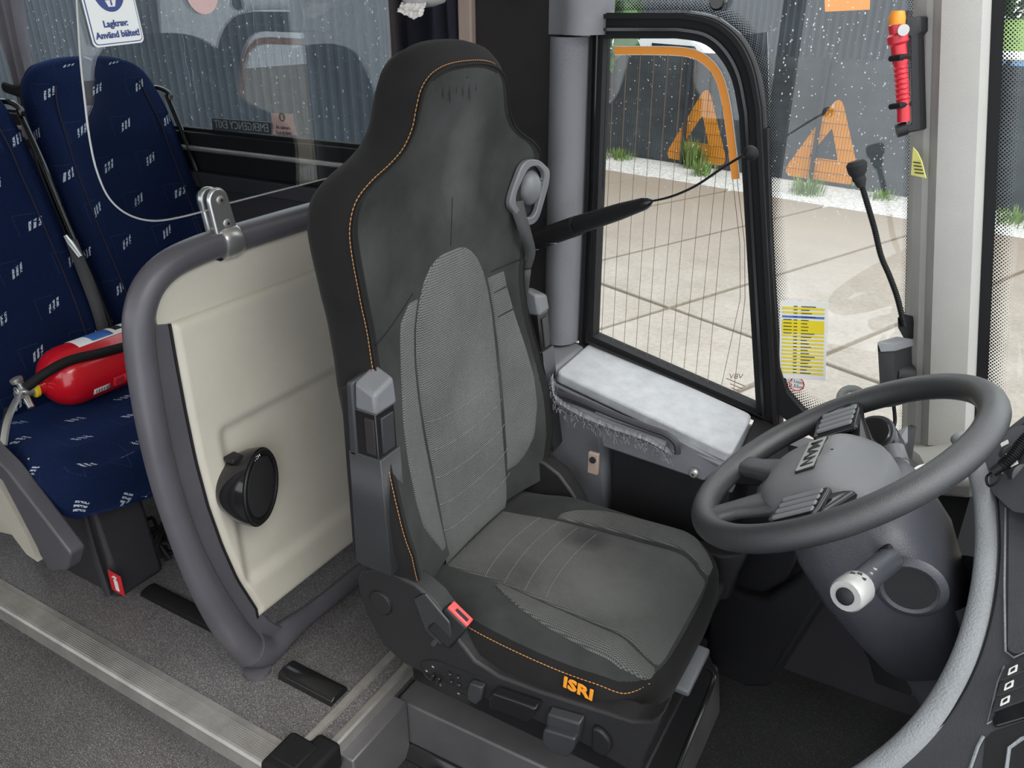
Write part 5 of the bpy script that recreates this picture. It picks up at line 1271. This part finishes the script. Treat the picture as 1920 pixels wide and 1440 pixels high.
# ---- microphone boom from the post behind the seat
bm_ = thing('boom_microphone', 'black tubular microphone arm reaching across the driver window', 'microphone', tuple(P(1000, 448, 'Y', 1.72)))
a0, a1, a2, a3 = P(960, 466, 'Y', 1.76), P(1082, 423, 'Y', 1.68), P(1086, 421, 'Y', 1.678), P(1208, 382, 'Y', 1.60)
MB().tube([a0, a1], [.0255, .0240], 20).build('sleeve', 'black_plastic', bm_)
MB().tube([a1, a2], .0222, 18).build('joint', 'gloss_black', bm_)
MB().tube([a2, a3.lerp(a2, .35), a3], [.0222, .0185, .0135], 18).build('arm_tube', 'black_plastic', bm_)
tp_ = P(1222, 377, 'Y', 1.592); MB().tube([a3, a3.lerp(tp_, .6), tp_], [.0140, .010, .004], 14).build('tip', 'gloss_black', bm_)
wr_ = cr_spline([tp_, P(1260, 368, 'Y', 1.57), P(1305, 348, 'Y', 1.55), P(1350, 318, 'Y', 1.53), P(1385, 296, 'Y', 1.515), P(1400, 289, 'Y', 1.51)], 6)
MB().tube(wr_, [.0026+.0022*smooth(.8, 1, i/len(wr_)) for i in range(len(wr_))], 8).build('thin_arm', 'gloss_black', bm_)
c = P(1408, 287, 'Y', 1.505); MB().lathe([(.004, -.012), (.011, -.010), (.0125, -.002), (.0125, .006), (.009, .010), (.001, .012)], c, (.55, -.75, -.25), 18).build('capsule', 'rubber_black', bm_)
for (l, off) in ((.15, -.021), (.62, -.021)):
    p = a0.lerp(a1, l*.6+.3); MB().box(p+Vector((0, -.012, off)), (.03, .0008, .0025), Matrix.Rotation(-.12, 3, 'Y')).build('printed_mark', 'grey_print', bm_)
# ---- emergency hammer in its holder on the pillar
def hp(px, py, y=1.755): return P(px, py, 'Y', y)
hm = thing('emergency_hammer', 'red emergency hammer with ribbed handle on the front pillar', 'hammer', tuple(hp(1690, 140)))
h = [hp(1680, 46), hp(1682, 62), hp(1684, 80), hp(1686, 100), hp(1688, 118), hp(1689, 135), hp(1691, 155), hp(1692, 175), hp(1693, 195), hp(1694, 212), hp(1694, 228)]
MB().tube(cr_spline(h, 4), [.0115 if i > 16 else (.018 if 4 < i < 9 else .0135) for i in range(41)], 14).build('handle', 'red_plastic', hm)
for k in range(8):
    p = hp(1687.5+k*.7, 118+k*9.5); MB().lathe([(.010, -.005), (.0135, 0), (.010, .005)], p, (h[-1]-h[0]), 14).build('grip_rib', 'red_plastic', hm)
MB().tube([hp(1681, 46), hp(1682, 32), hp(1684, 20)], [.015, .015, .011], 12).build('tip', 'orange', hm)
c = hp(1692, 56, 1.74); MB().lathe([(.008, 0), (.010, .003), (.010, .012)], c, (.3, -1, 0), 14).build('striker', 'lens_grey', hm)
hh = thing('hammer_holder', 'black wall holder clamping the red hammer to the pillar', 'holder', tuple(hp(1708, 150, 1.78)))
q = [hp(1697, 34, 1.765), hp(1727, 30, 1.78), hp(1727, 60, 1.78), hp(1720, 66, 1.78), hp(1725, 245, 1.78), hp(1697, 250, 1.765), hp(1697, 235, 1.765), hp(1708, 232, 1.77), hp(1706, 70, 1.77), hp(1697, 66, 1.765)]
MB().prism(q, (.01, .03, 0)).build('holder_frame', 'black_plastic', hh, bevel=.003)
MB().tube([hp(1681, 246, 1.755), hp(1700, 240, 1.76)], .013, 10).build('holder_foot', 'black_plastic', hh)
for yy in (108, 198): MB().tube([hp(1670, yy+2, 1.75), hp(1686, yy, 1.735), hp(1705, yy-3, 1.76)], .0055, 8).build('strap', 'rubber_black', hh)
# ---- papers and stickers by the pillar
ys_ = thing('pillar_sticker', 'curled yellow sticker on the front pillar', 'sticker', tuple(P(1722, 305, 'Y', 1.80)))
rows = [[P(1711+1.0*i, 277+9*j+(i*.6 if j > 2 else -i*.2), 'Y', 1.80-.004*i+.0005*j*j) for i in range(0, 26, 3)] for j in range(7)]
q = [P(1712, 276, 'Y', 1.795), P(1720, 285, 'Y', 1.79), P(1728, 302, 'Y', 1.785), P(1736, 334, 'Y', 1.783), P(1708, 328, 'Y', 1.795)]
MB().prism(q, (.0008, .0008, 0)).build('sticker_sheet', 'pale_yellow', ys_)
for k in range(4): MB().prism([P(1712+k, 303+k*6.5, 'Y', 1.789), P(1726+2*k, 305+k*6.5, 'Y', 1.784), P(1726+2*k, 307+k*6.5, 'Y', 1.784), P(1712+k, 305+k*6.5, 'Y', 1.789)], (0, -.0008, 0)).build('text_line', 'black_print', ys_)
tt = thing('timetable', 'yellow and white timetable sheet taped to the quarter window', 'sheet', tuple(P(1506, 640, 'Y', WY)))
TY = W2+.006
def tq(u, v): # u 0..1, v 0..1 from the top
    a_ = P(1463, 563, 'Y', TY).lerp(P(1551, 567, 'Y', TY), u); b_ = P(1461, 708, 'Y', TY).lerp(P(1548, 714, 'Y', TY), u); return a_.lerp(b_, v)
MB().prism([tq(0, 0), tq(1, 0), tq(1, 1), tq(0, 1)], (0, .0006, 0)).build('sheet', 'white_print', tt, smooth=False)
def tb(u0, u1, v0, v1, mat, d_=.0006, nm='table_row'): MB().prism([p+Vector((0, -d_, 0)) for p in (tq(u0, v0), tq(u1, v0), tq(u1, v1), tq(u0, v1))], (0, -.0003, 0)).build(nm, mat, tt, smooth=False)
tb(.05, .95, .075, .105, 'yellow_print'); tb(.05, .95, .13, .155, 'yellow_print'); tb(.05, .95, .185, .21, 'blue_print') ; tb(.05, .95, .235, .405, 'yellow_print')
for k in range(11): tb(.05, .95, .425+k*.048, .449+k*.048, 'yellow_print')
for k in range(21):
    v = .060+k*.0425; w_ = random.uniform(.12, .32)
    tb(.46, .46+w_, v, v+.010, 'black_print', .0012, 'text_line'); tb(.30, .38, v, v+.010, 'black_print', .0012, 'text_line')
    if 4 <= k <= 8: tb(.08, .26, v, v+.010, 'black_print', .0012, 'text_line')
hs_ = thing('height_sticker', 'round white height sticker with red ring below the timetable', 'sticker', tuple(P(1494, 721, 'Y', TY)))
c = P(1494, 720, 'Y', TY+.004)
MB().lathe([(.001, 0), (.0185, 0), (.0185, .0006)], c, (0, -1, 0), 24).build('sticker_disc', 'white_print', hs_)
mb = MB(); mb.tube([c+Vector((.0172*math.cos(k*math.pi/16), -.0008, .0172*math.sin(k*math.pi/16))) for k in range(32)], .0014, 6, closed=True); mb.build('red_ring', 'red_print', hs_)
text_mesh('lettering', '11mm', .0125, 'black_print', c+Vector((0, -.0012, .006)), (1, 0, 0), (0, 0, 1), hs_, .0003)
text_mesh('lettering', '3,55m', .0125, 'black_print', c+Vector((0, -.0012, -.006)), (1, 0, 0), (0, 0, 1), hs_, .0003)
c = P(1598, 748, 'Y', TY+.004); q = [c+Vector((.036*math.cos(a_), -.0005, .036*math.sin(a_))) for a_ in [math.radians(18+k*12) for k in range(22)]]
qi = [c+Vector((.017*math.cos(a_), -.0005, .017*math.sin(a_))) for a_ in [math.radians(18+k*12) for k in range(22)]]
cs_o = thing('ring_sticker', 'grey ring shaped sticker on the quarter window above the wheel rim', 'sticker', tuple(c))
MB().grid([[a_, b_] for a_, b_ in zip(q, qi)]).build('ring_print', 'grey_print', cs_o, solid=.0006)
# ================================================================== KNEE PANEL, PEDAL WALL, DASHBOARD
kp = thing('knee_panel', 'dark moulded knee panel between the seat and the steering column', 'panel', (-.05, 1.6, -.21))
def kq(px, py, y): return P(px, py, 'Y', y)
q = [kq(1340, 1030, 1.66), kq(1500, 1020, 1.60), kq(1500, 1050, 1.60), kq(1478, 1090, 1.60), kq(1430, 1118, 1.62), kq(1350, 1100, 1.66)]
MB().prism(q, (0.0, .05, 0)).build('upper_pod', 'black_plastic', kp, bevel=.012, seg=3)
q = [kq(1342, 1095, 1.62), kq(1390, 1118, 1.60), kq(1435, 1125, 1.58), kq(1490, 1090, 1.56), kq(1560, 1020, 1.55), kq(1580, 1080, 1.55), kq(1530, 1150, 1.55), kq(1478, 1230, 1.55), kq(1440, 1290, 1.56), kq(1400, 1290, 1.58), kq(1320, 1255, 1.62), kq(1325, 1180, 1.62)]
MB().prism(q, (.02, .10, 0)).build('lower_pod', 'black_plastic', kp, bevel=.012, seg=3)
struct(MB().box2((.70, -.7, -.45), (.76, 1.95, .60)).build('wall_front', 'black_plastic'))
struct(MB().box2((.30, .75, .15), (.72, 1.80, .22)).build('trim_footwell', 'black_plastic'))
struct(MB().box2((.36, .75, -.25), (.42, 1.9, .20)).build('wall_footwell', 'black_plastic'))
for k, (px, py, y) in enumerate(((1700, 1330, 1.36), (1600, 1350, 1.50))):
    pd = thing('pedal', ('black accelerator pedal under the dashboard', 'black brake pedal under the steering column')[k], 'pedal', (0.2+.0*k, y-.1*k, -.2))
    MB().box((.25, 1.18+.16*k, -.10), (.02, .07, .12), Matrix.Rotation(-.6, 3, 'Y')).build('pedal_pad', 'rubber_black', pd, bevel=.006)
    MB().tube([(.26, 1.18+.16*k, -.08), (.42, 1.18+.16*k, .1)], .012, 8).build('pedal_arm', 'black_plastic', pd)
db = thing('dashboard', 'dark dashboard wing with pale padded edge at the lower right', 'dashboard', (.05, .9, .5))
dA, dB, dC = P(1846, 900, 'Y', 1.34), P(1640, 1446, 'Y', .90), P(1990, 1200, 'Y', 1.02)
dn = (dB-dA).cross(dC-dA).normalized()
if dn.dot(CAM-dA) < 0: dn = -dn
def DP(px, py, lift=0):
    d = FW*FPX+RT*(px-CX)-UP*(py-CY); return CAM+d*((dA-CAM).dot(dn)/d.dot(dn))+dn*lift
RIM = [(1800, 820), (1822, 850), (1836, 890), (1846, 935), (1850, 985), (1850, 1045), (1842, 1120), (1825, 1195), (1800, 1262), (1762, 1330), (1712, 1390), (1645, 1446), (1560, 1500)]
rim_ = cr_spline([DP(a_, b_, -.004) for a_, b_ in RIM], 5)
MB().tube(rim_, [.0185+.004*smooth(.3, .8, i/len(rim_)) for i in range(len(rim_))], 16, flat=.8).build('padded_edge', 'dash_light', db, angle=80)
face = [DP(a_+12, b_) for a_, b_ in RIM[1:]]+[DP(1640, 1600), DP(2150, 1600), DP(2150, 760), DP(1900, 800)]
MB().prism(face, tuple(-dn*.02)).build('panel_face', 'dash_dark', db, bevel=.002)
fcen = sum(face, Vector())/len(face); inn = [p.lerp(fcen, .06)-dn*.018 for p in face]
MB().hexa(inn, [p+(p-CAM).normalized()*.20 for p in inn]).build('dash_body', 'black_plastic', db)
MB().tube(cr_spline([DP(a_+24, b_+3, .0005) for a_, b_ in RIM[2:]], 4), .0016, 5).build('panel_joint', 'rubber_black', db)
def dpoly(pts, th, nm, mat, par, r=.006, lift=0, bev=.0012): return MB().prism(rpoly([DP(a_, b_, lift) for a_, b_ in pts], r), tuple(dn*th)).build(nm, mat, par, bevel=bev)
inl = dpoly([(1893, 960), (1990, 930), (1990, 1190), (1906, 1230), (1891, 1222)], .0035, 'inlay', 'dash_dark', db, .008)
MB().tube([DP(a_, b_, .0035) for a_, b_ in ((1888, 955), (1886, 1100), (1888, 1224), (1904, 1236), (1990, 1196))], .0014, 5).build('inlay_edge', 'dash_light', db)
MB().tube([DP(a_, b_, .001) for a_, b_ in ((1884, 1250), (1872, 1280), (1862, 1320), (1852, 1358), (1925, 1318))], .0012, 5).build('bay_edge', 'dash_light', db)
for k, (x0, y0) in enumerate(((1886, 1262), (1878, 1290), (1870, 1318))):
    sw_ = dpoly([(x0+2, y0), (x0+14, y0-14), (1990, y0-48), (1990, y0-24), (x0+6, y0+18), (x0-6, y0+22)], .008-.001*k, 'rocker_switch', 'arm_plastic', db, .006)
    dpoly([(x0+14, y0-1), (x0+30, y0-9), (x0+28, y0+4), (x0+11, y0+12)], .0006, 'switch_symbol', 'white_print', sw_, .001, .0085-.001*k, 0)
    dpoly([(x0+18, y0+1), (x0+26, y0-4), (x0+25, y0+2), (x0+16, y0+7)], .0005, 'switch_symbol', 'black_print', sw_, .0015, .0092-.001*k, 0)
    dpoly([(x0-10, y0-4), (x0-4, y0-10), (x0-7, y0+8), (x0-13, y0+14)], .001, 'switch_marks', 'black_print', db, .001, .0002, 0)
dpoly([(1862, 1350), (1872, 1338), (1990, 1290), (1990, 1330), (1866, 1366)], .004, 'switch_blank', 'gloss_black', db, .006)
dpoly([(1848, 1386), (1860, 1374), (1990, 1330), (1990, 1480), (1840, 1480)], .0015, 'switch_bay', 'black_print', db, .008)
MB().tube([DP(a_, b_, .003) for a_, b_ in ((1990, 1356), (1918, 1388), (1895, 1405), (1885, 1480))], .0022, 6).build('bay_edge', 'dash_light', db)
MB().tube([DP(a_, b_, .002) for a_, b_ in ((1846, 1382), (1836, 1400), (1822, 1440), (1810, 1480))], .002, 5).build('bay_edge', 'dash_light', db)
def dq(px, py, y): return P(px, py, 'Y', y)
# gauge cluster edge upper right with dial wheels and a coiled cable
ic = thing('control_panel', 'grey control panel with thumb dials at the right edge of the dashboard', 'control panel', tuple(dq(1895, 850, 1.12)))
eA, eB, eC = P(1850, 905, 'Y', 1.33), P(1900, 790, 'Y', 1.46), P(1990, 900, 'Y', 1.24)
en = (eB-eA).cross(eC-eA).normalized()
if en.dot(CAM-eA) < 0: en = -en
def EP(px, py, lift=0):
    d = FW*FPX+RT*(px-CX)-UP*(py-CY); return CAM+d*((eA-CAM).dot(en)/d.dot(en))+en*lift
def epoly(pts, th, nm, mat, r=.003, lift=0, bev=0): return MB().prism(rpoly([EP(a_, b_, lift) for a_, b_ in pts], r), tuple(en*th)).build(nm, mat, ic, bevel=bev)
MB().prism(rpoly([EP(a_, b_) for a_, b_ in ((1838, 868), (1875, 815), (1935, 768), (2100, 700), (2100, 980), (1900, 960), (1862, 925))], .01), tuple((eC-CAM).normalized()*.12)).build('panel_face', 'dash_dark', ic, bevel=.003)
epoly([(1872, 862), (1905, 822), (1912, 828), (1878, 872)], .001, 'dial_slot', 'black_print', .002, .0005); epoly([(1880, 880), (1915, 838), (1920, 850), (1890, 892)], .001, 'dial_slot', 'black_print', .002, .0005)
for k, (px, py) in enumerate(((1888, 846), (1898, 866), (1906, 884))):
    c = EP(px, py, -.012); t_ = (EP(px+10, py-12)-EP(px, py)).normalized(); MB().lathe([(.018, -.006), (.020, -.0045), (.020, .0045), (.018, .006)], c, en.cross(t_), 28).build('thumb_dial', 'arm_plastic', ic)
    epoly([(px-5, py-8), (px+9, py-15), (px+11, py-8), (px-3, py-1)], .0006, 'dial_label', 'white_print', .0005, .0085)
for px, py in ((1864, 858), (1868, 872), (1872, 886), (1910, 816), (1918, 812)): 
    for d_ in (0, 4): epoly([(px+d_, py), (px+d_+2, py-2), (px+d_+6, py+2), (px+d_+4, py+4)], .0005, 'scale_mark', 'white_print', .0002, .0006)
for px, py in ((1888, 822), (1920, 794)): MB().lathe([(.003, 0), (.003, .001)], EP(px, py), tuple(en), 10).build('screw', 'black_print', ic)
cc_ = thing('coiled_cable', 'black coiled cable looping past the control panel', 'cable', tuple(EP(1905, 880, .014)))
pth = cr_spline([EP(1990, 790, .014), EP(1935, 835, .014), EP(1910, 868, .014), EP(1890, 885, .014)], 10)
MB().tube(pth, .009, 10).build('cable_core', 'rubber_black', cc_)
mb = MB()
for p in resample(pth, .0042): mb.lathe([(.009, -.0012), (.0112, 0), (.009, .0012)], p, (pth[-1]-pth[0]), 10)
mb.build('coil_ribs', 'gloss_black', cc_, kind='stuff')
MB().tube([EP(1890, 885, .014), EP(1873, 897, .014)], .008, 10).build('plug', 'black_plastic', cc_)
MB().tube(cr_spline([EP(1876, 895, .014), EP(1862, 905, .014), EP(1866, 922, .014), EP(1882, 915, .014), EP(1890, 900, .014)], 6), .0022, 6).build('cable_loop', 'rubber_black', cc_)
# ================================================================== OUTSIDE
GZ = -1.15
struct(MB().box2((-45, 1.9, GZ-.3), (30, 60, GZ-.035)).build('ground', 'dirt', smooth=False))
gp = bpy.data.objects['ground']
ua = Vector((math.cos(math.radians(-22)), math.sin(math.radians(-22)), 0)); va = Vector((-ua.y, ua.x, 0))
SU, SV = 1.6, 6.4
me0 = None
for iu in range(-9, 6):
    for iv in range(-1, 2):
        u0 = -4.88+iu*SU; v0 = 5.72+iv*SV
        c = ua*(u0+SU/2)+va*(v0+SV/2)
        if c.y < 1.5 or c.y > 14.5: continue
        if me0 is None:
            o = MB().box((0, 0, 0), (SU-.06, SV-.06, .08), Matrix.Rotation(math.radians(-22), 3, 'Z')).build('slab', 'concrete_slab', None, bevel=.012)
            me0 = o.data; bv = o
        else:
            o = bpy.data.objects.new('slab', me0); COL.objects.link(o)
            md = o.modifiers.new('bevel', 'BEVEL'); md.width = .012; md.segments = 2
        o.location = (c.x, c.y, GZ-.04+random.uniform(-.006, .006)); o.parent = gp
# gravel verge along the fence
FA, FB = Vector((-6.45, 15.0, GZ)), Vector((.48, 13.2, GZ))
fd = (FB-FA).normalized(); fn = Vector((-fd.y, fd.x, 0))
o = MB().hexa([FA-fd*12-fn*1.3+Vector((0, 0, -.03)), FB+fd*8-fn*1.3+Vector((0, 0, -.03)), FB+fd*8+fn*.5+Vector((0, 0, -.03)), FA-fd*12+fn*.5+Vector((0, 0, -.03))],
          [FA-fd*12-fn*1.2+Vector((0, 0, .02)), FB+fd*8-fn*1.2+Vector((0, 0, .02)), FB+fd*8+fn*.5+Vector((0, 0, .05)), FA-fd*12+fn*.5+Vector((0, 0, .05))]).build('gravel_verge', 'gravel')
tag(o, 'strip of pale gravel at the foot of the mesh fence', 'gravel'); o['kind'] = 'stuff'
fc = thing('mesh_fence', 'dark screened wire mesh fence behind the concrete yard', 'fence', tuple((FA+FB)/2))
A, B = FA-fd*10, FB+fd*7; Lf = (B-A).length; FH = 1.95
MB().hexa([A+fn*.03, B+fn*.03, B+fn*.05, A+fn*.05], [v+Vector((0, 0, FH)) for v in (A+fn*.03, B+fn*.03, B+fn*.05, A+fn*.05)]).build('screen_cloth', 'fence_cloth', fc, smooth=False)
mb = MB(); k = 0
n = int(Lf/.05)
for i in range(n):
    p = A+fd*(i*.05); mb.box(p+Vector((0, 0, FH/2)), (.005, .005, FH))
for j in range(11):
    z = .05+j*.19; c = (A+B)/2+Vector((0, 0, z)); mb.box(c-fn*.006, (Lf, .006, .006), Matrix.Rotation(math.atan2(fd.y, fd.x), 3, 'Z'))
mb.build('wire_mesh', 'fence_post', fc, smooth=False, merge=False, kind='stuff')
P1 = P(1505, 352, 'Z', GZ); s0_ = (P1-A).dot(fd)
for k in range(-5, 4):
    s = s0_+k*2.5
    if 0 < s < Lf: 
        p = A+fd*s; MB().box(p-fn*.03+Vector((0, 0, 1.0)), (.06, .06, 2.05), Matrix.Rotation(math.atan2(fd.y, fd.x), 3, 'Z')).build('post', 'fence_post', fc, bevel=.005)
# orange warning triangles printed on the screen
def tri(px_c, s, lab):
    o3 = A+fd*((P(px_c[0], px_c[1], 'Y', 13.9)-A).dot(fd)); 
    def T(u, z): return o3+fd*u+fn*.026+Vector((0, 0, z))
    ot = rpoly([T(-.62*s, .10), T(.62*s, .10), T(.10*s, .10+1.22*s)], .22*s, 6); it = rpoly([T(-.22*s, .10+.31*s), T(.22*s, .10+.31*s), T(.06*s, .10+.74*s)], .03*s, 6)
    rows = [[a_, b_] for a_, b_ in zip(ot, it)]; rows.append(rows[0])
    MB().grid(rows).build('triangle_print', 'orange_print', fc, solid=.002, merge=False, smooth=False)
tri((1545, 270), 1.12, ''); tri((1270, 230), 1.12, '')
# weeds at the fence foot
def weed(px, py, r, n, lab, hgt):
    c = P(px, py, 'Z', GZ); mb = MB()
    for i in range(n*2):
        a_ = random.uniform(0, 6.28); d_ = Vector((math.cos(a_), math.sin(a_), 0)); b0 = c+d_*random.uniform(0, r); h_ = hgt*random.uniform(.5, 1.1)
        l = d_*random.uniform(.05, .25)*h_*1.5; wv = Vector((-d_.y, d_.x, 0))*.009
        m1 = b0+l*.4+Vector((0, 0, h_*.6)); tpp = b0+l+Vector((0, 0, h_))
        mb.add([b0-wv*.6, b0+wv*.6, m1+wv, m1-wv, tpp], [(0, 1, 2, 3), (3, 2, 4)])
    tag(mb.build('weed', 'grass', merge=False), lab, 'weed', 'weeds along the fence')
weed(1160, 300, .35, 90, 'low weeds at the left foot of the fence', .22)
weed(1298, 318, .22, 90, 'tall weed tuft in front of the left fence post', .55); weed(1318, 332, .22, 60, 'smaller weed beside the tall tuft', .3)
weed(1512, 366, .28, 80, 'weed clump below the orange triangle', .3); weed(1612, 358, .2, 50, 'weed clump right of the orange triangle', .22); weed(1650, 375, .28, 60, 'low weeds before the front pillar', .16)
weed(1905, 420, .4, 90, 'weeds seen through the windscreen edge', .2)
# dark corrugated wall behind the fence
wl = thing('corrugated_wall', 'dark corrugated steel wall rising behind the fence', 'wall', (-3, 19, GZ))
mb = MB(); Wd = Vector((math.cos(math.radians(-10)), math.sin(math.radians(-10)), 0)); Wn = Vector((-Wd.y, Wd.x, 0)); o0 = Vector((-10.0, 19.6, GZ)); pts = []
for i in range(64):
    s = i*.15; pts += [o0+Wd*s, o0+Wd*(s+.05)+Wn*.05, o0+Wd*(s+.08)+Wn*.05, o0+Wd*(s+.13)]
mb.grid([pts, [p+Vector((0, 0, 3.0)) for p in pts]]); mb.build('sheet', 'dark_wall', wl, smooth=False)
MB().hexa([P(1545, -30, 'Y', 17.6), P(1632, -30, 'Y', 17.6), P(1630, 18, 'Y', 17.6), P(1547, 22, 'Y', 17.6)], [v+Vector((0, .05, 0)) for v in (P(1545, -30, 'Y', 17.6), P(1632, -30, 'Y', 17.6), P(1630, 18, 'Y', 17.6), P(1547, 22, 'Y', 17.6))]).build('orange_panel', 'orange', wl)
# dark streaked wall beyond the passenger window
rw = thing('dark_barrier', 'dark ribbed barrier outside the passenger window', 'barrier', (-6, 6, GZ))
mb = MB(); pts = []
for i in range(58):
    s = i*.13; x = -12.5+s; y = 6.2+.10*i*.02; pts += [Vector((x, y, GZ)), Vector((x+.04, y+.04, GZ)), Vector((x+.07, y+.04, GZ)), Vector((x+.11, y, GZ))]
mb.grid([pts, [p+Vector((0, 0, 2.9)) for p in pts]]); mb.build('sheet', 'dark_wall', rw, smooth=False)
# trees: hedge behind, and to the right of the windscreen
def tree(c, r, h_, lab, mat='leaf', n=1800):
    t = thing('tree', lab, 'tree', c, 'trees around the yard')
    MB().tube([Vector(c), Vector(c)+Vector((.1, 0, h_*.6))], [.12, .06], 8).build('trunk', 'bark', t)
    mb = MB()
    for i in range(n):
        a_ = Vector((random.gauss(0, 1), random.gauss(0, 1), random.gauss(0, 1))).normalized()*random.uniform(.55, 1)**.5
        p = Vector(c)+Vector((a_.x*r, a_.y*r, h_*.62+a_.z*h_*.38)); s = random.uniform(.10, .22)
        u_ = Vector((random.gauss(0, 1), random.gauss(0, 1), random.gauss(0, 1))).normalized(); v_ = u_.orthogonal().normalized()
        mb.add([p-u_*s, p+v_*s*.5, p+u_*s, p-v_*s*.5], [(0, 1, 2, 3)])
    mb.build('foliage', mat, t, merge=False, smooth=False)
tree((-10.6, 10.5, GZ), 2.0, 5.5, 'dark leafy tree beyond the barrier at the left'); tree((-6.4, 11.5, GZ), 1.8, 5.2, 'dark leafy tree beyond the barrier, second from the left')
tree((-.9, 28.8, GZ), 2.5, 5.8, 'dark tree seen at the right edge through the windscreen', n=4500); tree((3.9, 29, GZ), 2.2, 5.4, 'dark tree furthest right beyond the windscreen')
o = MB().hexa([Vector((-1.0, 18, GZ)), Vector((9, 18, GZ)), Vector((10, 26, GZ)), Vector((-1.0, 26, GZ))], [Vector((-1.0, 18, GZ+1.35)), Vector((9, 18, GZ+1.35)), Vector((10, 26, GZ+2.4)), Vector((-1.0, 26, GZ+2.4))]).build('grass_bank', 'grass'); tag(o, 'bright green grass bank beyond the fence at the right', 'grass')
bt = thing('water_tank', 'pale blue round tank with white rim beyond the fence at the right', 'tank', (-.02, 17.0, GZ))
MB().lathe([(.42, 0), (.44, .4), (.44, 1.86), (.40, 1.9), (.001, 1.88)], (-.02, 17.0, GZ), (0, 0, 1), 24).build('tank_body', 'tarp_blue', bt)
MB().lathe([(.44, 1.84), (.48, 1.88), (.47, 1.97), (.42, 1.97), (.40, 1.9)], (-.02, 17.0, GZ), (0, 0, 1), 24).build('tank_rim', 'car_white', bt)
# white van roof with orange beacon beyond the fence
vn = thing('white_van', 'white van with orange roof beacon behind the fence', 'van', (-6.2, 17.4, GZ))
q = [(-8.8, 0), (-5.0, 0), (-4.55, .5), (-4.6, 1.0), (-5.3, 1.95), (-5.7, 2.18), (-8.5, 2.22), (-8.8, 2.0)]
MB().hexa([Vector((x, 16.6, GZ+.25+z*.93)) for x, z in q], [Vector((x, 18.3, GZ+.25+z*.93)) for x, z in q]).build('van_body', 'car_white', vn, bevel=.12, seg=3)
MB().hexa([Vector((x, 16.58, GZ+.25+z*.93)) for x, z in ((-6.4, 1.25), (-5.1, 1.25), (-5.5, 1.85), (-6.4, 1.9))], [Vector((x, 16.62, GZ+.25+z*.93)) for x, z in ((-6.4, 1.25), (-5.1, 1.25), (-5.5, 1.85), (-6.4, 1.9))]).build('side_window', 'car_glass', vn)
for x in (-8.0, -5.4):
    MB().lathe([(.30, 0), (.33, .03), (.33, .2)], (x, 16.6, GZ+.33), (0, 1, 0), 20).build('wheel', 'tyre', vn)
MB().lathe([(.10, 0), (.10, .12), (.07, .16)], (-6.0, 17.4, GZ+2.26), (0, 0, 1), 16).build('beacon', 'orange', vn)
# parked white cars ahead of the bus (they show as reflections in the glass screen)
def car(x, y, rz, lab, mat):
    t = thing('parked_car', lab, 'car', (x, y, GZ), 'parked cars ahead of the bus')
    R3 = Matrix.Rotation(rz, 3, 'Z')
    def V(a_, b_, c_): return Vector((x, y, GZ))+R3@Vector((a_, b_, c_))
    pr = [(-2.1, .35), (-2.15, .8), (-1.9, .98), (-1.2, 1.02), (-.6, 1.45), (.9, 1.48), (1.6, 1.05), (2.1, .95), (2.15, .4)]
    rows = []
    for s_, in_ in ((-.85, .10), (-.80, .0), (.80, 0), (.85, .10)): rows.append([V(a_*(1-in_*.1), s_*(1 if z < 1.05 else .82), z) for a_, z in pr])
    mb = MB(); mb.grid(rows); mb.f += [tuple(range(len(pr))), tuple(range(3*len(pr), 4*len(pr)))]; mb.mi += [0, 0]; mb.build('car_body', mat, t, bevel=.04)
    for s_ in (-1, 1): MB().prism([V(-1.05, s_*.80, 1.05), V(1.45, s_*.80, 1.08), V(.85, s_*.71, 1.42), V(-.55, s_*.71, 1.40)], tuple(R3@Vector((0, s_*.02, 0)))).build('side_window', 'car_glass', t)
    for a_ in (-1.35, 1.3):
        for s_ in (-1, 1): MB().lathe([(.2, -.1), (.31, -.09), (.31, .09), (.2, .1)], V(a_, s_*.78, .31), R3@Vector((0, 1, 0)), 18).build('wheel', 'tyre', t)
car(7.2, 6.2, .5, 'white parked car ahead of the bus, the nearer one', 'car_white'); car(9.5, 9.4, .4, 'white parked car ahead of the bus, the farther one', 'car_white')
